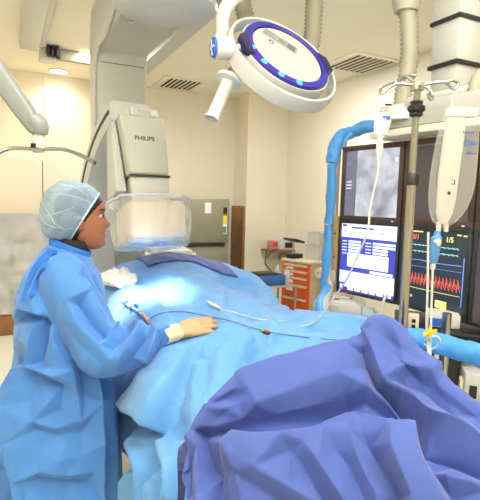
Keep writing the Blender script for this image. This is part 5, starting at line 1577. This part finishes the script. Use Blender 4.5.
# open the neck, the hem and the cuffs
kill = [f for f in bm.faces if f.calc_center_median().z < .292 or ((f.calc_center_median() - nk).xy.length < .078 and f.calc_center_median().z > 1.275 and f.normal.z > .6)]
bmesh.ops.delete(bm, geom=kill, context='FACES')
bmesh.ops.delete(bm, geom=[v for v in bm.verts if not v.link_faces], context='VERTS')
bmesh.ops.subdivide_edges(bm, edges=bm.edges[:], cuts=1, use_grid_fill=True, smooth=.0)
bm.normal_update(); bm.verts.ensure_lookup_table()
def seg_d(p, a, b):
    ab = b - a; t = max(0, min(1, (p - a).dot(ab) / ab.length_squared)); return (p - a - ab * t).length
VS = bm.verts[:]
WC = np.array([tuple(PM_ @ v.co) for v in VS]); UV = project(WC)
TORSO = [
 [(62, 262, .4), (70, 272, 1.0), (74, 290, 1.0), (70, 310, .2)], [(26, 308, 1.4), (40, 312, 1.6), (51, 314, 1.2), (66, 318, .4)], [(26, 314, -1.0), (42, 319, -1.2), (56, 321, -.8)], [(40, 285, -.4), (52, 300, -.8)], [(36, 270, .8), (34, 290, .9)],
 [(46, 326, -1.8), (43, 345, -2.0), (39, 364, -1.4)], [(36, 325, 1.2), (33, 345, 1.4), (28, 365, 1.2)], [(54, 328, 1.2), (52, 348, 1.4), (50, 366, .9)],
 [(40, 368, 1.6), (52, 373, 1.8), (66, 379, 1.2)], [(38, 376, -1.0), (52, 381, -1.0), (64, 386, -.6)],
 [(22, 366, 2.0), (14, 386, 2.4), (9, 404, 2.6), (13, 440, 2.6), (20, 478, 2.4), (22, 505, 2.2)], [(18, 364, -1.4), (8, 385, -2.0), (3, 404, -2.4), (7, 440, -2.6), (14, 480, -2.4), (15, 505, -2.4)],
 [(76, 345, -1.0), (82, 368, -1.0), (86, 395, -.6)], [(66, 345, 1.2), (72, 368, 1.2), (76, 395, 1.0)],
 [(90, 368, 2.2), (93, 400, 2.6), (95, 440, 2.6), (96, 505, 2.4)], [(98, 368, -1.8), (100, 400, -2.6), (101, 440, -2.8), (103, 505, -2.6)],
 [(107, 382, 1.0), (111, 400, 1.6), (109, 440, 1.8), (112, 505, 1.4)], [(118, 390, -1.0), (118, 440, -1.4), (120, 500, -1.2)],
 [(34, 420, .9), (55, 428, .4), (80, 420, .9)], [(36, 430, -.5), (58, 437, -.9), (84, 432, -.4)], [(40, 470, 1.0), (66, 474, .9), (90, 470, 1.2)], [(38, 478, -.6), (66, 482, -.8), (88, 480, -.4)], [(50, 400, 1.0), (62, 410, -.6), (78, 428, -.4)], [(40, 450, .2), (60, 458, 1.0), (80, 455, .3)],
]
TEDGE = [(40, 245), (70, 248), (90, 262), (110, 290), (140, 340), (150, 520), (-20, 520), (-15, 380), (5, 330), (15, 280), (60, 520), (30, 400)]
SLEEVE = [
 [(76, 276, .6), (88, 290, 1.2), (96, 310, 1.2), (104, 326, .6)], [(98, 268, .6), (112, 288, .9), (124, 306, .6)], [(90, 278, -.6), (104, 300, -.9), (114, 318, -.8)], [(68, 300, .6), (78, 322, 1.0), (90, 335, .8)], [(80, 306, -.9), (92, 326, -1.2), (104, 338, -.8)],
 [(122, 322, 1.6), (112, 332, 1.2), (108, 342, .6)], [(128, 330, -1.2), (119, 342, -1.4), (112, 350, -.6)], [(140, 330, 1.6), (130, 345, 1.7), (121, 355, 1.0)], [(147, 337, -1.0), (140, 350, -1.1), (132, 361, -.6)], [(156, 333, 1.4), (151, 345, 1.5), (146, 358, 1.0)], [(163, 338, -.7), (160, 348, -.8)], [(100, 345, 1.0), (110, 358, .6)],
]
SEDGE = [(60, 262), (90, 255), (120, 290), (150, 320), (172, 325), (180, 345), (150, 368), (115, 375), (80, 345), (60, 320), (56, 290)]
HT_, HSl = fold_heights(UV, TORSO, TEDGE), fold_heights(UV, SLEEVE, SEDGE)
ARMP = [sh_r, el + V((-.008, 0, -.012)), wr]
newco = []
for i, v in enumerate(VS):
    p = v.co; n = v.normal
    da = min(seg_d(p, ARMP[0], ARMP[1]), seg_d(p, ARMP[1], ARMP[2]))
    facing = max(0, min(1, (PM_.to_3x3() @ n).dot((CAM - V(WC[i])).normalized()) * 1.8 + .25))
    ws = max(0, min(1, (.112 - da) / .012))
    lowf = max(0, min(1, (1.05 - p.z) / .6)); a = math.atan2(p.y, p.x + .03)
    fold = (HT_[i] * (1 - ws) + HSl[i] * ws) * facing * 2.3
    back = (lowf * (.020 * math.sin(a * 7 + 1.6 * math.sin(p.z * 3)) + .012 * math.sin(a * 13 + p.z * 4)) + .014 * creases(V((p.x, p.y, p.z * .55)), 8.5, 3, 4)) * (1 - facing)
    small = .008 * creases(V((p.x * 1.2, p.y, p.z)), 15, 11, 3)
    cuff = min((p - wr).length, (p - wr_l).length)
    k_ = max(0, min(1, (cuff - .02) / .06)) * max(0, min(1, ((p - nk).length - .05) / .08))
    newco.append(p + n * (fold + back + small) * k_)
for v, c_ in zip(VS, newco): v.co = c_
bmesh.ops.smooth_vert(bm, verts=bm.verts[:], factor=.15, use_axis_x=True, use_axis_y=True, use_axis_z=True)
bm.transform(PM_)
me = bpy.data.meshes.new('gown'); bm.to_mesh(me); bm.free()
gown_o = link('gown', me, [GOWNM], t_w, 180)
gown_o.modifiers.new('thickness', 'SOLIDIFY').thickness = .0015
# standing collar edge and ties at the back of the neck
m = MB(); m.loft([ringv(.008, .0785, .082, 1.286, -.28), ringv(.010, .080, .083, 1.300, -.32), ringv(.012, .076, .079, 1.314, -.40), ringv(.012, .073, .075, 1.29, -.28)], cap0=False, cap1=False); local(m, 'collar_band', mat('deeper blue collar', (44, 112, 196), .7), 180, gown_o)
def ribbon(pts, w, name, par):
    sm = catmull(pts, 8); m = MB(); a = []; b = []
    for i, p in enumerate(sm):
        d = (sm[min(i + 1, len(sm) - 1)] - sm[max(i - 1, 0)]).normalized(); q = d.cross(V((.35, -1, .1))).normalized() * w
        t_ = d.cross(q).normalized() * .0012
        a.append([p - q - t_, p + q - t_, p + q + t_, p - q + t_])
    m.loft(a); return local(m, name, mat('deeper blue collar', (44, 112, 196), .7), 40, par)
gT = BVHTree.FromPolygons([TM[gown_o] @ v.co for v in gown_o.data.vertices], [p.vertices[:] for p in gown_o.data.polygons])
def ong(px, py, lift=.006):
    r = ray(px, py).normalized(); h = gT.ray_cast(CAM, r)
    p = h[0] if h[0] else gT.find_nearest(CAM + r * 1.93)[0]
    return PI_ @ (p - r * lift)
ribbon([ong(57, 252), ong(48, 253, .012), ong(40, 261, .012), ong(33, 271, .012), ong(27, 287, .010), ong(23, 301, .008)], .0085, 'neck_tie', gown_o)
ribbon([ong(57, 254), ong(50, 257, .016), ong(44, 267, .018), ong(37, 280, .018), ong(31, 296, .014)], .007, 'neck_tie', gown_o)
m = MB(); kc = ong(53, 251, .006); m.ell(kc, (.012, .010, .008)); m.ell(kc + V((-.012, 0, .006)), (.011, .006, .006)); local(m, 'tie_knot', mat('deeper blue collar', (44, 112, 196), .7), 180, gown_o)
# gloves ----------------------------------------------------------------
for nm, w0, d0, n0, s0 in (('right', wr, hd_, PI_.to_3x3() @ V((-.12, -.62, .78)), PI_.to_3x3() @ V((-.1, 1, .3))), ('left', wr_l, dl_, V((.2, 1, 0)), V((1, -.1, .3)))):
    g = remesh(join_bms(hand_bms(w0, d0, n0, s0, .0014, .16)), .0024, 3, .5)
    g.transform(PM_); go = link('glove', g, [GLOVEM], t_w, 180)
    n1 = (n0 - d0 * n0.dot(d0)).normalized(); s1 = d0.cross(n1)
    rr = []
    for f, k_ in ((-.052, 1.16), (-.046, 1.22), (-.036, 1.16), (-.026, 1.19), (-.016, 1.12), (-.006, 1.14), (.004, 1.03), (.008, 1.0)):
        rr.append([w0 + d0 * (f + .003 * math.sin(3 * a_)) + (s1 * (math.cos(a_) * .0285) + n1 * (math.sin(a_) * .0235)) * (k_ * (1 + .03 * math.sin(7 * a_ + f * 200))) for a_ in [2 * math.pi * q / 32 for q in range(32)]])
    m = MB(); m.loft(rr, cap0=False, cap1=False); local(m, 'cuff', CUFFM, 180, go)
for s_ in (-1, 1):
    m = MB(); m.tube([V((-.01, s_ * .085, .72)), V((0, s_ * .09, .43)), V((-.02, s_ * .09, .12))], [.10, .075, .062], 24, 6); local(m, 'trouser_leg', mat('teal scrub cotton', (60, 120, 140), .8))
    m = MB(); m.loft([[V((x, s_ * .093 + y_ * math.cos(q), .002 + max(0, h_ * (.5 + .5 * math.sin(q))))) for q in [2 * math.pi * k / 20 for k in range(20)]] for x, y_, h_ in ((-.062, .012, .05), (-.055, .03, .075), (-.02, .04, .10), (.04, .043, .085), (.10, .043, .06), (.14, .036, .045), (.16, .015, .03))]); local(m, 'shoe', WHITEP)

# ---------------------------------------------------------------- lights
def area(name, loc, size, power, c=(255, 246, 230), rot=(0, 0, 0), sy=None):
    l = bpy.data.lights.new(name, 'AREA'); l.energy = power; l.color = lin(c)[:3]; l.size = size
    if sy: l.shape = 'RECTANGLE'; l.size_y = sy
    o = bpy.data.objects.new(name, l); o.location = loc; o.rotation_euler = rot; col.objects.link(o); return o
for k, (x, y, p_) in enumerate(((-.1, .9, 12), (1.45, .8, 19), (.6, -.3, 9), (-1.4, 3.6, 28), (2.5, 3.9, 32), (.9, 4.9, 18))):
    area('ceiling_fill_light', (x, y, HC - .01), .45, p_, (246, 248, 255))  # added fill lamps under the ceiling to brighten drapes and walls, no fixtures there
area('bounce_flash', (.1, -.3, 2.1), .5, 120, (255, 252, 246), (R(170), 0, -PSI))
for x, y in ((dl.x, dl.y), (-1.2, 5.0)):
    l = bpy.data.lights.new('downlight_lamp', 'SPOT'); l.energy = 34; l.color = lin((255, 240, 206))[:3]; l.spot_size = R(150); l.spot_blend = .8; l.shadow_soft_size = .08
    o = bpy.data.objects.new('downlight_lamp', l); o.location = (x, y, HC - .03); col.objects.link(o)
l = bpy.data.lights.new('operating_light', 'SPOT'); l.energy = 620; l.color = lin((255, 252, 244))[:3]; l.spot_size = R(17); l.spot_blend = .6; l.shadow_soft_size = .1
o = bpy.data.objects.new('operating_light', l); o.location = (.45, 1.75, 2.5)
tg = on(145, 292); dv = tg - o.location; o.rotation_euler = dv.to_track_quat('-Z', 'Y').to_euler(); col.objects.link(o)
wd = bpy.data.worlds.new('world'); scene.world = wd; wd.use_nodes = True
wd.node_tree.nodes['Background'].inputs['Color'].default_value = lin((255, 246, 232)); wd.node_tree.nodes['Background'].inputs['Strength'].default_value = .0
scene.view_settings.view_transform = 'Standard'; scene.view_settings.look = 'None'; scene.view_settings.gamma = 1.0
scene.view_settings.exposure = 0.14; scene.view_settings.use_curve_mapping = False
